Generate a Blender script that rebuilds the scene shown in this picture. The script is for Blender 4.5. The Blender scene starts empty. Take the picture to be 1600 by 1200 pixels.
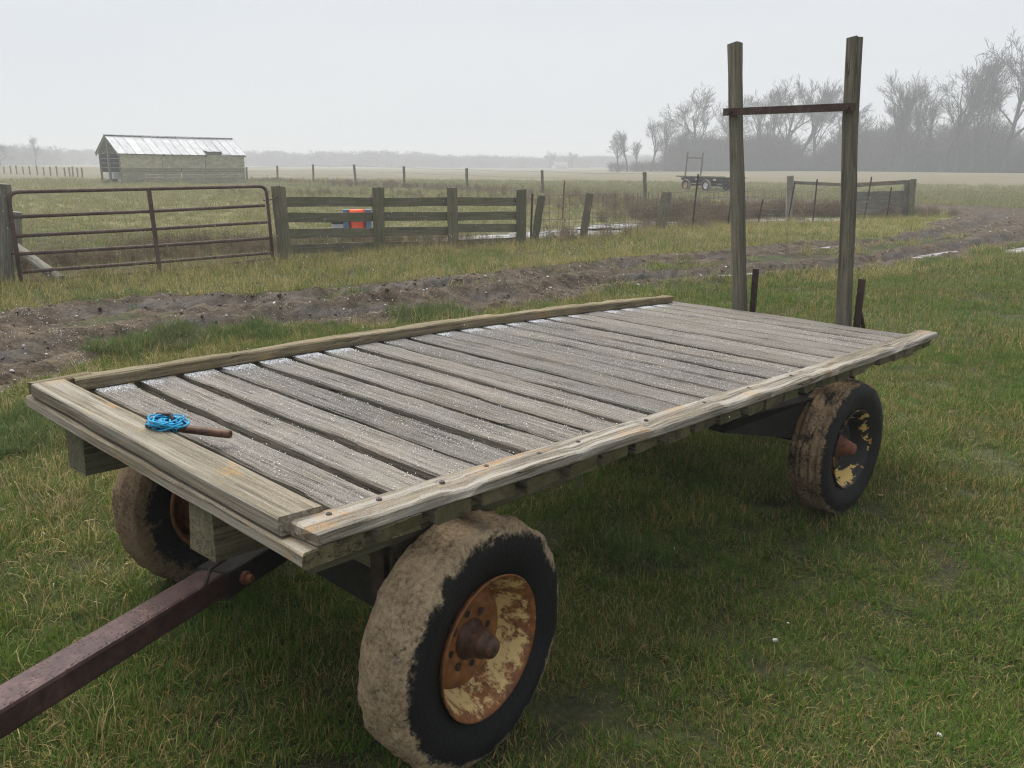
import bpy, bmesh, math, random
import numpy as np
from mathutils import Vector, Matrix, Quaternion

R = math.radians
random.seed(7)
rng = np.random.default_rng(11)
scene = bpy.context.scene
C = scene.collection

# ------------------------------------------------------------------ camera
CAM_H, PITCH, ROLL, F_PX = 1.6655, 0.2537, 0.0078, 1319.13
cam_d = bpy.data.cameras.new('camera')
cam_d.sensor_width = 36.0
cam_d.lens = F_PX / 1600 * 36.0
cam_d.clip_start = 0.05
cam_d.clip_end = 5000
cam = bpy.data.objects.new('camera', cam_d)
C.objects.link(cam)
_F = Vector((0, math.cos(PITCH), -math.sin(PITCH)))
_U = Vector((0, math.sin(PITCH), math.cos(PITCH)))
_X = Vector((1, 0, 0))
_R2 = math.cos(ROLL) * _X + math.sin(ROLL) * _U
_U2 = -math.sin(ROLL) * _X + math.cos(ROLL) * _U
m3 = Matrix((_R2, _U2, -_F)).transposed()
cam.matrix_world = Matrix.Translation((0, 0, CAM_H)) @ m3.to_4x4()
scene.camera = cam


def px_ground(x, y, z=0.0):
    """photo pixel -> point where that line of sight meets the level z"""
    d = _F + _R2 * ((x - 800) / F_PX) + _U2 * ((600 - y) / F_PX)
    t = (z - CAM_H) / d.z
    return Vector((0, 0, CAM_H)) + d * t


def px_depth(x, depth):
    """lateral position of a photo column at a given distance along +Y (near the horizon)"""
    return (x - 800) / F_PX * depth


# ------------------------------------------------------------------ sky, sun, exposure
SUN_EL, SUN_AZ = R(66), R(-38)
world = bpy.data.worlds.new('World')
scene.world = world
world.use_nodes = True
wn = world.node_tree.nodes
wl = world.node_tree.links
wn.clear()
w_out = wn.new('ShaderNodeOutputWorld')
w_bg = wn.new('ShaderNodeBackground')
w_sky = wn.new('ShaderNodeTexSky')
w_sky.sky_type = 'NISHITA'
w_sky.sun_disc = False
w_sky.sun_elevation = SUN_EL
w_sky.sun_rotation = SUN_AZ
w_sky.air_density = 1.0
w_sky.dust_density = 6.0
# overcast: the clear sky is nearly hidden by an even cloud sheet
w_tc = wn.new('ShaderNodeTexCoord')
w_map = wn.new('ShaderNodeMapping')
w_map.inputs['Scale'].default_value = (1.0, 1.0, 5.0)
w_noise = wn.new('ShaderNodeTexNoise')
w_noise.inputs['Scale'].default_value = 1.3
w_noise.inputs['Detail'].default_value = 3.0
w_noise.inputs['Roughness'].default_value = 0.45
w_ramp = wn.new('ShaderNodeValToRGB')
w_ramp.color_ramp.elements[0].position = 0.3
w_ramp.color_ramp.elements[0].color = (0.80, 0.855, 0.945, 1)
w_ramp.color_ramp.elements[1].position = 0.72
w_ramp.color_ramp.elements[1].color = (0.925, 0.95, 0.985, 1)
w_scale = wn.new('ShaderNodeVectorMath')
w_scale.operation = 'SCALE'
w_scale.inputs['Scale'].default_value = 8.0
w_mix = wn.new('ShaderNodeMix')
w_mix.data_type = 'RGBA'
w_mix.inputs['Factor'].default_value = 0.93
w_bg.inputs['Strength'].default_value = 0.0314
wl.new(w_tc.outputs['Generated'], w_map.inputs['Vector'])
wl.new(w_map.outputs['Vector'], w_noise.inputs['Vector'])
wl.new(w_noise.outputs['Fac'], w_ramp.inputs['Fac'])
wl.new(w_ramp.outputs['Color'], w_scale.inputs[0])
wl.new(w_sky.outputs['Color'], w_mix.inputs['A'])
wl.new(w_scale.outputs['Vector'], w_mix.inputs['B'])
wl.new(w_mix.outputs['Result'], w_bg.inputs['Color'])
wl.new(w_bg.outputs['Background'], w_out.inputs['Surface'])

sun_d = bpy.data.lights.new('sun', 'SUN')
sun_d.energy = 1.5
sun_d.angle = R(60)
sun_d.color = (1.0, 0.97, 0.93)
sun = bpy.data.objects.new('sun', sun_d)
C.objects.link(sun)
_sd = Vector((math.sin(SUN_AZ) * math.cos(SUN_EL), math.cos(SUN_AZ) * math.cos(SUN_EL), math.sin(SUN_EL)))
sun.rotation_euler = _sd.to_track_quat('Z', 'Y').to_euler()
sun.location = _sd * 20

vs = scene.view_settings
vs.view_transform = 'Standard'
vs.look = 'None'
vs.exposure = 1.85
vs.gamma = 1.0
vs.use_curve_mapping = False
scene.render.engine = 'CYCLES'
scene.cycles.use_denoising = True
scene.cycles.denoising_prefilter = 'NONE'
scene.cycles.filter_width = 1.2
scene.cycles.max_bounces = 6
scene.cycles.diffuse_bounces = 3
scene.cycles.glossy_bounces = 2
scene.cycles.transmission_bounces = 2
scene.cycles.volume_bounces = 2
scene.cycles.transparent_max_bounces = 4

# ================================================================== helpers
def mk(name, verts, faces, mat, parent=None, smooth=False, loc=None):
    me = bpy.data.meshes.new(name)
    me.from_pydata([tuple(v) for v in verts], [], faces)
    if mat is not None:
        for m_ in (mat if isinstance(mat, (list, tuple)) else [mat]):
            me.materials.append(m_)
    if smooth:
        me.polygons.foreach_set('use_smooth', [True] * len(me.polygons))
    me.update()
    o = bpy.data.objects.new(name, me)
    C.objects.link(o)
    if parent is not None:
        o.parent = parent
    if loc is not None:
        o.location = loc
    return o


def empty(name, loc=(0, 0, 0), rz=0.0, label=None, cat=None, group=None):
    o = bpy.data.objects.new(name, None)
    o.empty_display_size = 0.2
    C.objects.link(o)
    o.location = loc
    o.rotation_euler = (0, 0, rz)
    tag(o, label, cat, group)
    return o


def tag(o, label=None, cat=None, group=None, kind=None):
    if label:
        o['label'] = label
    if cat:
        o['category'] = cat
    if group:
        o['group'] = group
    if kind:
        o['kind'] = kind
    return o


def place(o, a, b, up=(0, 0, 1), roll=0.0):
    """put a mesh built along +X so that it runs from a to b (parent space)"""
    a, b, up = Vector(a), Vector(b), Vector(up)
    x = (b - a).normalized()
    y = up.cross(x)
    if y.length < 1e-4:
        y = Vector((0, 1, 0)).cross(x)
    y.normalize()
    z = x.cross(y)
    m = Matrix((x, y, z)).transposed().to_4x4()
    o.matrix_local = Matrix.Translation(a) @ m @ Matrix.Rotation(roll, 4, 'X')
    return o


class MB:
    def __init__(s):
        s.v = []
        s.f = []

    def add(s, vs_, fs_):
        n = len(s.v)
        s.v.extend(vs_)
        s.f.extend([tuple(i + n for i in f) for f in fs_])
        return s

    def box(s, x0, x1, y0, y1, z0, z1):
        v = [(x, y, z) for x in (x0, x1) for y in (y0, y1) for z in (z0, z1)]
        f = [(0, 1, 3, 2), (4, 6, 7, 5), (0, 4, 5, 1), (2, 3, 7, 6), (0, 2, 6, 4), (1, 5, 7, 3)]
        return s.add(v, f)

    def tube(s, pts, rad, n=8, cap=True):
        pts = [Vector(p) for p in pts]
        if not isinstance(rad, (list, tuple)):
            rad = [rad] * len(pts)
        base = len(s.v)
        t = (pts[1] - pts[0]).normalized()
        up = Vector((0, 0, 1)) if abs(t.z) < 0.9 else Vector((1, 0, 0))
        for i, p in enumerate(pts):
            if i == 0:
                t = pts[1] - pts[0]
            elif i == len(pts) - 1:
                t = pts[-1] - pts[-2]
            else:
                t = (pts[i + 1] - p).normalized() + (p - pts[i - 1]).normalized()
            if t.length < 1e-9:
                t = Vector((0, 0, 1))
            t.normalize()
            a = up - t * up.dot(t)
            if a.length < 1e-4:
                a = t.orthogonal()
            a.normalize()
            up = a
            b = t.cross(a)
            for k in range(n):
                q = 2 * math.pi * k / n
                s.v.append(p + (a * math.cos(q) + b * math.sin(q)) * rad[i])
        for i in range(len(pts) - 1):
            for k in range(n):
                k2 = (k + 1) % n
                s.f.append((base + i * n + k, base + i * n + k2, base + (i + 1) * n + k2, base + (i + 1) * n + k))
        if cap:
            s.f.append(tuple(base + k for k in reversed(range(n))))
            s.f.append(tuple(base + (len(pts) - 1) * n + k for k in range(n)))
        return s

    def lathe(s, prof, n=48, closed=False):
        """profile of (x, r) turned round the X axis"""
        base = len(s.v)
        m = len(prof)
        for k in range(n):
            q = 2 * math.pi * k / n
            for (x, r) in prof:
                s.v.append((x, r * math.cos(q), r * math.sin(q)))
        for k in range(n):
            k2 = (k + 1) % n
            for i in range(m if closed else m - 1):
                i2 = (i + 1) % m
                s.f.append((base + k * m + i, base + k2 * m + i, base + k2 * m + i2, base + k * m + i2))
        return s

    def build(s, name, mat, parent=None, smooth=False, loc=None):
        return mk(name, s.v, s.f, mat, parent, smooth, loc)


# value noise in numpy -------------------------------------------------
def _hash(ix, iy, seed):
    h = (ix.astype(np.int64) * 374761393 + iy.astype(np.int64) * 668265263 + seed * 974634777) & 0xffffffff
    h = ((h ^ (h >> 13)) * 1274126177) & 0xffffffff
    h = h ^ (h >> 16)
    return (h & 0xffff) / 65535.0


def vnoise(x, y, seed=0):
    x = np.asarray(x, float)
    y = np.asarray(y, float)
    ix = np.floor(x)
    iy = np.floor(y)
    fx = x - ix
    fy = y - iy
    fx = fx * fx * (3 - 2 * fx)
    fy = fy * fy * (3 - 2 * fy)
    a = _hash(ix, iy, seed)
    b = _hash(ix + 1, iy, seed)
    c = _hash(ix, iy + 1, seed)
    d = _hash(ix + 1, iy + 1, seed)
    return (a + (b - a) * fx) * (1 - fy) + (c + (d - c) * fx) * fy


def fbm(x, y, seed=0, oct=4, gain=0.5):
    s = 0
    amp = 1
    tot = 0
    for o in range(oct):
        s = s + amp * vnoise(np.asarray(x) * 2 ** o + 17.3 * o, np.asarray(y) * 2 ** o - 9.1 * o, seed + o)
        tot += amp
        amp *= gain
    return s / tot


def sstep(a, b, x):
    t = np.clip((np.asarray(x, float) - a) / (b - a), 0, 1)
    return t * t * (3 - 2 * t)


def n1(x, seed):
    return float(vnoise(np.array([x]), np.array([seed * 1.37]), seed)[0]) * 2 - 1


def board_mesh(L, w, t, seed, segs=14, edge=0.004, warp=0.004, chamfer=0.006, ends=0.006, taper=0.0, nfreq=4.0, rot=0.0):
    """weathered board along +X, centred in y and z, with uneven edges; rot eats into one lower/upper edge"""
    rs = random.Random(seed)
    v = []
    f = []
    prof = [(-1, -1, 1, 0), (-1, -1, 0, 1), (-1, 1, 0, -1), (-1, 1, 1, 0), (1, 1, -1, 0), (1, 1, 0, -1), (1, -1, 0, 1), (1, -1, -1, 0)]
    n = len(prof)
    for i in range(segs + 1):
        x = L * i / segs
        k = 1 - taper * i / segs
        wl_ = edge * n1(x * nfreq, seed + 1) + 0.5 * edge * n1(x * nfreq * 3.1, seed + 2)
        wr_ = edge * n1(x * nfreq, seed + 3) + 0.5 * edge * n1(x * nfreq * 3.1, seed + 4)
        bow = warp * n1(x * 0.7, seed + 5)
        bz = warp * 0.7 * n1(x * 0.9, seed + 6)
        for j, (sy, sz, cy, cz) in enumerate(prof):
            y = sy * (w / 2) * k + cy * chamfer + (wl_ if sy < 0 else wr_) + bow
            z = sz * (t / 2) * k + cz * chamfer + bz + 0.3 * edge * n1(x * nfreq * 1.7, seed + 7 + j)
            if rot:
                e = max(0.0, n1(x * 2.3, seed + 40) + 0.35 * n1(x * 9, seed + 41) - 0.05) * rot
                if sz > 0 and sy < 0:
                    z -= e
                    y += e * 0.8
                e2 = max(0.0, n1(x * 3.1, seed + 43) - 0.2) * rot
                if sz < 0 and sy < 0:
                    y += e2
            xx = x
            if i in (0, segs):
                xx += rs.uniform(-ends, ends)
            v.append((xx, y, z))
    for i in range(segs):
        for j in range(n):
            j2 = (j + 1) % n
            f.append((i * n + j, (i + 1) * n + j, (i + 1) * n + j2, i * n + j2))
    f.append(tuple(range(n)))
    f.append(tuple(segs * n + j for j in reversed(range(n))))
    return v, f


def board(name, a, b, w, t, mat, parent, seed, up=(0, 0, 1), roll=0.0, **kw):
    L = (Vector(b) - Vector(a)).length
    v, f = board_mesh(L, w, t, seed, **kw)
    o = mk(name, v, f, mat, parent)
    place(o, a, b, up, roll)
    return o


# ================================================================== materials
class NT:
    def __init__(s, name):
        s.m = bpy.data.materials.new(name)
        s.m.use_nodes = True
        s.t = s.m.node_tree
        s.t.nodes.clear()
        s.out = s.n('ShaderNodeOutputMaterial')

    def n(s, typ, **kw):
        nd = s.t.nodes.new(typ)
        for k, v in kw.items():
            setattr(nd, k, v)
        return nd

    def l(s, a, b):
        s.t.links.new(a, b)

    def _set(s, sock, val):
        if isinstance(val, bpy.types.NodeSocket):
            s.l(val, sock)
        elif val is not None:
            sock.default_value = val

    def coord(s, which='Object', scale=(1, 1, 1), rand=True):
        tc = s.n('ShaderNodeTexCoord')
        mp = s.n('ShaderNodeMapping')
        s.l(tc.outputs[which], mp.inputs['Vector'])
        mp.inputs['Scale'].default_value = scale
        if rand:
            oi = s.n('ShaderNodeObjectInfo')
            mu = s.math('MULTIPLY', oi.outputs['Random'], 37.0)
            cb = s.n('ShaderNodeCombineXYZ')
            for i in range(3):
                s.l(mu, cb.inputs[i])
            s.l(cb.outputs[0], mp.inputs['Location'])
        return mp.outputs[0]

    def noise(s, vec, scale, detail=4.0, rough=0.55, dist=0.0):
        nd = s.n('ShaderNodeTexNoise')
        s._set(nd.inputs['Vector'], vec)
        nd.inputs['Scale'].default_value = scale
        nd.inputs['Detail'].default_value = detail
        nd.inputs['Roughness'].default_value = rough
        nd.inputs['Distortion'].default_value = dist
        return nd.outputs['Fac']

    def vor(s, vec, scale, feature='F1', rand=1.0):
        nd = s.n('ShaderNodeTexVoronoi', feature=feature)
        s._set(nd.inputs['Vector'], vec)
        nd.inputs['Scale'].default_value = scale
        nd.inputs['Randomness'].default_value = rand
        return nd

    def math(s, op, a, b=None, c=None, clamp=False):
        nd = s.n('ShaderNodeMath', operation=op)
        nd.use_clamp = clamp
        s._set(nd.inputs[0], a)
        if b is not None:
            s._set(nd.inputs[1], b)
        if c is not None:
            s._set(nd.inputs[2], c)
        return nd.outputs[0]

    def ss(s, val, a, b, lo=0.0, hi=1.0):
        nd = s.n('ShaderNodeMapRange', interpolation_type='SMOOTHSTEP')
        s._set(nd.inputs['Value'], val)
        nd.inputs['From Min'].default_value = a
        nd.inputs['From Max'].default_value = b
        nd.inputs['To Min'].default_value = lo
        nd.inputs['To Max'].default_value = hi
        return nd.outputs[0]

    def mix(s, fac, a, b, blend='MIX'):
        nd = s.n('ShaderNodeMix', data_type='RGBA', blend_type=blend)
        s._set(nd.inputs['Factor'], fac)
        for sock, v in ((nd.inputs['A'], a), (nd.inputs['B'], b)):
            if isinstance(v, (tuple, list)):
                sock.default_value = (v[0], v[1], v[2], 1)
            else:
                s._set(sock, v)
        return nd.outputs['Result']

    def ramp(s, fac, stops):
        nd = s.n('ShaderNodeValToRGB')
        s._set(nd.inputs['Fac'], fac)
        el = nd.color_ramp.elements
        while len(el) < len(stops):
            el.new(0.5)
        for e, (p, c) in zip(el, stops):
            e.position = p
            e.color = (c[0], c[1], c[2], 1)
        return nd.outputs['Color']

    def bump(s, height, strength=0.5, dist=0.01, normal=None):
        nd = s.n('ShaderNodeBump')
        nd.inputs['Strength'].default_value = strength
        nd.inputs['Distance'].default_value = dist
        s._set(nd.inputs['Height'], height)
        if normal is not None:
            s.l(normal, nd.inputs['Normal'])
        return nd.outputs['Normal']

    def upness(s):
        g = s.n('ShaderNodeNewGeometry')
        sx = s.n('ShaderNodeSeparateXYZ')
        s.l(g.outputs['Normal'], sx.inputs[0])
        return sx.outputs['Z']

    def bsdf(s, col, rough=0.8, metal=0.0, normal=None, spec=0.3, **kw):
        b = s.n('ShaderNodeBsdfPrincipled')
        if isinstance(col, (tuple, list)):
            b.inputs['Base Color'].default_value = (col[0], col[1], col[2], 1)
        else:
            s.l(col, b.inputs['Base Color'])
        s._set(b.inputs['Roughness'], rough)
        s._set(b.inputs['Metallic'], metal)
        b.inputs['Specular IOR Level'].default_value = spec
        if normal is not None:
            s.l(normal, b.inputs['Normal'])
        for k, v in kw.items():
            s._set(b.inputs[k], v)
        s.l(b.outputs[0], s.out.inputs['Surface'])
        return s.m


def wood(name, dark, light, algae=(0.10, 0.11, 0.05), algae_amt=0.3, lichen=0.0, sleet=0.0, bump=0.5, streak=75.0, bleach=0.0, end_drift=None):
    dark, light, algae = [tuple(c * k for c in col_) for col_, k in ((dark, 0.68), (light, 0.90), (algae, 0.8))]
    t = NT(name)
    co = t.coord('Object', (1.6, streak, streak))
    co1 = t.coord('Object', (1, 1, 1))
    g1 = t.noise(co, 1.0, 5, 0.62, 0.5)
    g2 = t.noise(t.coord('Object', (7, streak * 4, streak * 4)), 1.0, 3, 0.65, 0.3)
    big = t.noise(co1, 2.2, 3, 0.5)
    grain = t.math('ADD', t.math('MULTIPLY', g1, 0.62), t.math('MULTIPLY', g2, 0.38))
    mid = tuple((a * 0.5 + b * 0.5) for a, b in zip(dark, light))
    col = t.ramp(grain, [(0.33, dark), (0.47, mid), (0.62, light)])
    col = t.mix(t.ss(big, 0.35, 0.7, 0.0, 0.45), col, t.mix(1.0, col, (1.25, 1.2, 1.12), 'MULTIPLY'))
    # per board tone
    oi = t.n('ShaderNodeObjectInfo')
    col = t.mix(1.0, col, t.ramp(oi.outputs['Random'], [(0.0, (0.80, 0.80, 0.80)), (0.5, (1.0, 0.98, 0.95)), (1.0, (1.15, 1.13, 1.1))]), 'MULTIPLY')
    speck = t.noise(co1, 260.0, 2, 0.7)
    col = t.mix(1.0, col, t.ramp(speck, [(0.3, (0.70, 0.68, 0.66)), (0.5, (1.0, 1.0, 1.0)), (0.7, (1.22, 1.2, 1.18))]), 'MULTIPLY')
    # long splits
    crack_v = t.noise(t.coord('Object', (0.8, 42, 42)), 1.0, 2, 0.5, 0.8)
    crack = t.math('SUBTRACT', 1.0, t.ss(t.math('ABSOLUTE', t.math('SUBTRACT', crack_v, 0.5)), 0.0, 0.018))
    crack = t.math('MULTIPLY', crack, t.ss(t.noise(co1, 3.0, 2), 0.48, 0.62))
    col = t.mix(t.math('MULTIPLY', crack, 0.8), col, (0.02, 0.017, 0.013))
    if algae_amt:
        al = t.math('MULTIPLY', t.ss(t.noise(co1, 3.3, 4, 0.6), 0.38, 0.68), algae_amt)
        col = t.mix(al, col, algae)
    if bleach:
        bl = t.math('MULTIPLY', t.ss(t.noise(t.coord('Object', (1.1, 34, 34)), 1.0, 4, 0.65), 0.44, 0.60), bleach)
        col = t.mix(bl, col, (0.40, 0.375, 0.33))
    if lichen:
        li = t.ss(t.noise(t.coord('Object', (1.0, 2.2, 2.2)), 4.2, 5, 0.65), 0.56, 0.65)
        li = t.math('MULTIPLY', li, t.ss(t.noise(co1, 60.0, 2), 0.35, 0.55))
        col = t.mix(t.math('MULTIPLY', li, lichen), col, (0.36, 0.20, 0.065))
    hgt = t.math('SUBTRACT', grain, t.math('MULTIPLY', crack, 1.2))
    rough = 0.85
    if sleet:
        v = t.vor(co1, 300.0)
        sx = t.n('ShaderNodeSeparateColor')
        t.l(v.outputs['Color'], sx.inputs[0])
        dens = t.ss(t.noise(co1, 7.0, 4, 0.6), 0.25, 0.75, sleet * 0.45, sleet * 1.25)
        if end_drift:
            so = t.n('ShaderNodeSeparateXYZ')
            tc = t.n('ShaderNodeTexCoord')
            t.l(tc.outputs['Object'], so.inputs[0])
            jit = t.math('MULTIPLY', t.noise(co1, 9.0, 3), 0.16)
            dens = t.math('ADD', dens, t.ss(t.math('ADD', so.outputs['X'], jit), end_drift - 0.08, end_drift + 0.05, 0.0, 0.9))
        on = t.math('LESS_THAN', sx.outputs['Red'], dens)
        disc = t.math('SUBTRACT', 1.0, t.ss(v.outputs['Distance'], 0.32, 0.55))
        sp = t.math('MULTIPLY', t.math('MULTIPLY', on, disc), t.ss(t.upness(), 0.55, 0.85))
        col = t.mix(t.math('MULTIPLY', sp, 0.85), col, (0.45, 0.445, 0.45))
        hgt = t.math('ADD', hgt, t.math('MULTIPLY', sp, 0.9))
    nrm = t.bump(hgt, bump, 0.006)
    return t.bsdf(col, rough, 0, nrm, 0.12)


M = {}
M['plank'] = wood('weathered_plank', (0.055, 0.048, 0.041), (0.275, 0.252, 0.222), algae_amt=0.10, sleet=0.62, lichen=0.06, bump=0.9, end_drift=1.66)
M['rail'] = wood('rail_timber', (0.055, 0.046, 0.036), (0.30, 0.265, 0.215), algae_amt=0.2, lichen=0.5, sleet=0.12, bump=1.0, bleach=0.6)
M['front'] = wood('front_board', (0.10, 0.084, 0.06), (0.33, 0.29, 0.225), algae=(0.19, 0.18, 0.115), algae_amt=0.3, lichen=0.5, sleet=0.05, bump=0.8, bleach=0.4)
M['leftrail'] = wood('left_rail_timber', (0.05, 0.042, 0.028), (0.27, 0.235, 0.165), algae=(0.20, 0.155, 0.07), algae_amt=0.35, lichen=0.35, sleet=0.08, bump=0.8)
M['endgrain'] = wood('mossy_end_grain', (0.05, 0.044, 0.026), (0.16, 0.14, 0.085), algae=(0.12, 0.12, 0.05), algae_amt=0.7, bump=0.8, streak=9)
M['beam'] = wood('beam_timber', (0.05, 0.046, 0.03), (0.19, 0.175, 0.12), algae=(0.125, 0.13, 0.075), algae_amt=0.45, bump=0.5)
M['post'] = wood('rack_post_timber', (0.06, 0.056, 0.045), (0.22, 0.205, 0.165), algae=(0.09, 0.095, 0.055), algae_amt=0.35, bump=0.9, streak=55.0)
M['fence'] = wood('fence_timber', (0.07, 0.066, 0.047), (0.24, 0.225, 0.165), algae=(0.13, 0.145, 0.07), algae_amt=0.5, sleet=0.1, bump=0.7)
M['fencelichen'] = wood('lichen_post_timber', (0.08, 0.07, 0.05), (0.27, 0.25, 0.2), algae=(0.13, 0.13, 0.06), algae_amt=0.3, lichen=1.0, bump=0.7)
M['greypost'] = wood('grey_post_timber', (0.09, 0.085, 0.07), (0.32, 0.31, 0.27), algae_amt=0.25, bump=0.7)
M['shedwall'] = wood('shed_wall_panel', (0.36, 0.34, 0.25), (0.50, 0.485, 0.37), algae=(0.27, 0.28, 0.18), algae_amt=0.45, bump=0.2, streak=6)
M['shedplank'] = wood('shed_plank', (0.20, 0.19, 0.125), (0.36, 0.335, 0.235), algae=(0.2, 0.21, 0.12), algae_amt=0.5, bump=0.4, streak=9)
M['darkwood'] = wood('dark_timber_and_shed_shade', (0.02, 0.02, 0.017), (0.08, 0.075, 0.06), algae_amt=0.2, bump=0.4)  # wagon wood's own dark tone; inside the shed it paints the shade


def rust(name, c1, c2, c3, scale=30.0, metal=0.15, rough=0.75, bump=0.5, pits=0.0):
    t = NT(name)
    co = t.coord('Object')
    a = t.noise(co, scale, 6, 0.65, 0.4)
    b = t.noise(co, scale * 0.22, 3, 0.5)
    col = t.ramp(a, [(0.3, c1), (0.52, c2), (0.74, c3)])
    col = t.mix(t.ss(b, 0.4, 0.65, 0.0, 0.6), col, c1)
    h = a
    if pits:
        v = t.vor(t.coord('Object', (0.55, 1, 1)), 130.0)
        p = t.math('SUBTRACT', 1.0, t.ss(v.outputs['Distance'], 0.15, 0.42))
        p = t.math('MULTIPLY', p, t.ss(t.noise(co, 22.0, 3), 0.42, 0.56))
        p = t.math('MULTIPLY', p, t.ss(t.upness(), 0.5, 0.8))
        col = t.mix(t.math('MULTIPLY', p, pits), col, (0.04, 0.02, 0.016))
        h = t.math('SUBTRACT', a, t.math('MULTIPLY', p, 1.4))
    return t.bsdf(col, rough, metal, t.bump(h, bump, 0.004), 0.4)


M['tongue'] = rust('tongue_steel', (0.036, 0.020, 0.018), (0.072, 0.038, 0.034), (0.13, 0.075, 0.066), 26, 0.2, 0.5, 0.4, pits=0.9)
M['rustbar'] = rust('rusty_steel', (0.028, 0.018, 0.015), (0.055, 0.033, 0.025), (0.115, 0.07, 0.05), 22, 0.2, 0.6, 0.4)
M['gate'] = rust('gate_tube_rust', (0.055, 0.035, 0.027), (0.115, 0.072, 0.055), (0.19, 0.12, 0.09), 18, 0.15, 0.7, 0.4)
M['redhub'] = rust('hub_rust', (0.09, 0.035, 0.02), (0.20, 0.075, 0.04), (0.30, 0.12, 0.06), 40, 0.1, 0.7, 0.4)
M['hub'] = rust('hub_brown', (0.035, 0.018, 0.012), (0.085, 0.042, 0.024), (0.16, 0.08, 0.04), 40, 0.2, 0.55, 0.3)
M['blacksteel'] = rust('black_steel', (0.012, 0.011, 0.010), (0.022, 0.019, 0.016), (0.05, 0.035, 0.025), 20, 0.2, 0.6, 0.3)
M['disc'] = rust('rim_disc_rust', (0.10, 0.038, 0.012), (0.26, 0.10, 0.028), (0.36, 0.16, 0.05), 26, 0.1, 0.65, 0.5)
M['nail'] = rust('nail_steel', (0.05, 0.04, 0.035), (0.12, 0.10, 0.09), (0.2, 0.17, 0.15), 60, 0.3, 0.6, 0.2)


def rim_mat(name, paint, rustc, dark, amt, darkamt):
    t = NT(name)
    co = t.coord('Object')
    a = t.noise(co, 13, 6, 0.7, 0.3)
    b = t.noise(co, 70, 3, 0.6)
    f = t.math('ADD', t.math('MULTIPLY', a, 0.7), t.math('MULTIPLY', b, 0.3))
    # rust gathers at the lip of the flange
    tc = t.n('ShaderNodeTexCoord')
    sp = t.n('ShaderNodeSeparateXYZ')
    t.l(tc.outputs['Object'], sp.inputs[0])
    rr = t.math('SQRT', t.math('ADD', t.math('POWER', sp.outputs['Y'], 2.0), t.math('POWER', sp.outputs['Z'], 2.0)))
    lip = t.ss(rr, 0.185, 0.212, 0.0, 0.16)
    f2 = t.math('ADD', f, lip)
    rc = t.ramp(t.noise(co, 34, 4, 0.6), [(0.35, tuple(x * 0.45 for x in rustc)), (0.6, rustc), (0.8, tuple(min(1, x * 1.5) for x in rustc))])
    col = t.mix(t.ss(f2, amt - 0.05, amt + 0.06), paint, rc)
    col = t.mix(t.ss(t.noise(co, 9, 5, 0.7), darkamt - 0.015, darkamt + 0.02), col, dark)
    return t.bsdf(col, 0.6, 0.05, t.bump(f, 0.4, 0.004), 0.4)


M['rimcream'] = rim_mat('rim_cream_rusty', (0.58, 0.42, 0.18), (0.23, 0.088, 0.026), (0.05, 0.02, 0.008), 0.51, 0.70)
M['rimyellow'] = rim_mat('rim_yellow_flaked', (0.62, 0.43, 0.14), (0.30, 0.14, 0.03), (0.012, 0.011, 0.010), 0.62, 0.455)


def tyre_mat(name, sidewall, mud_lo=0.42, tone=1.0):
    """rubber under a ragged coat of dried mud: attribute 'tread' is 1 on the tread, falling over the shoulders"""
    t = NT(name)
    co = t.coord('Object')
    at = t.n('ShaderNodeAttribute', attribute_name='tread')
    a = t.noise(co, 9.0, 6, 0.65, 0.5)
    b = t.noise(co, 75.0, 6, 0.72)
    c = t.noise(co, 6.0, 4, 0.6)
    m = t.math('ADD', at.outputs['Fac'], t.math('MULTIPLY', t.math('SUBTRACT', a, 0.5), 1.5))
    m = t.math('ADD', m, t.math('MULTIPLY', t.math('SUBTRACT', b, 0.5), 0.9))
    mud = t.ss(m, mud_lo - 0.02, mud_lo + 0.26)
    mudc = t.ramp(t.math('ADD', t.math('MULTIPLY', b, 0.62), t.math('MULTIPLY', c, 0.38)),
                  [(0.38, (0.115, 0.08, 0.046)), (0.49, (0.30, 0.222, 0.138)), (0.63, (0.47, 0.362, 0.232))])
    # flecks of straw and chaff pressed into the mud
    fl = t.ss(t.noise(t.coord('Object', (160, 50, 30)), 1.0, 2, 0.5, 2.0), 0.70, 0.74)
    mudc = t.mix(t.math('MULTIPLY', fl, 0.6), mudc, (0.55, 0.44, 0.26))
    edge = t.math('MULTIPLY', t.ss(m, mud_lo - 0.02, mud_lo + 0.08), t.math('SUBTRACT', 1.0, t.ss(m, mud_lo + 0.10, mud_lo + 0.34)))
    mudc = t.mix(t.math('MULTIPLY', edge, 0.65), mudc, (0.42, 0.35, 0.25))
    rub = t.ramp(b, [(0.35, (0.005, 0.005, 0.0055)), (0.7, (0.013, 0.013, 0.014))])
    rub = t.mix(t.ss(c, 0.45, 0.75, 0.0, 0.35), rub, (0.028, 0.028, 0.029))
    if tone != 1.0:
        mudc = t.mix(1.0, mudc, (tone, tone * 0.93, tone * 0.88), 'MULTIPLY')
    col = t.mix(mud, rub, mudc)
    rough = t.math('ADD', t.math('MULTIPLY', mud, 0.4), 0.5)
    h = t.math('ADD', t.math('MULTIPLY', mud, 0.8), t.math('MULTIPLY', t.math('ADD', b, t.math('MULTIPLY', a, 0.8)), 0.6))
    return t.bsdf(col, rough, 0, t.bump(h, 1.0, 0.012), 0.22)


M['tyre'] = tyre_mat('muddy_tyre', True, 0.50)
M['tyre_b'] = tyre_mat('muddy_tyre_worn', True, 0.72, 0.8)
M['tyre_muddy'] = tyre_mat('mud_caked_tyre', False, 0.12, 0.5)


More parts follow.
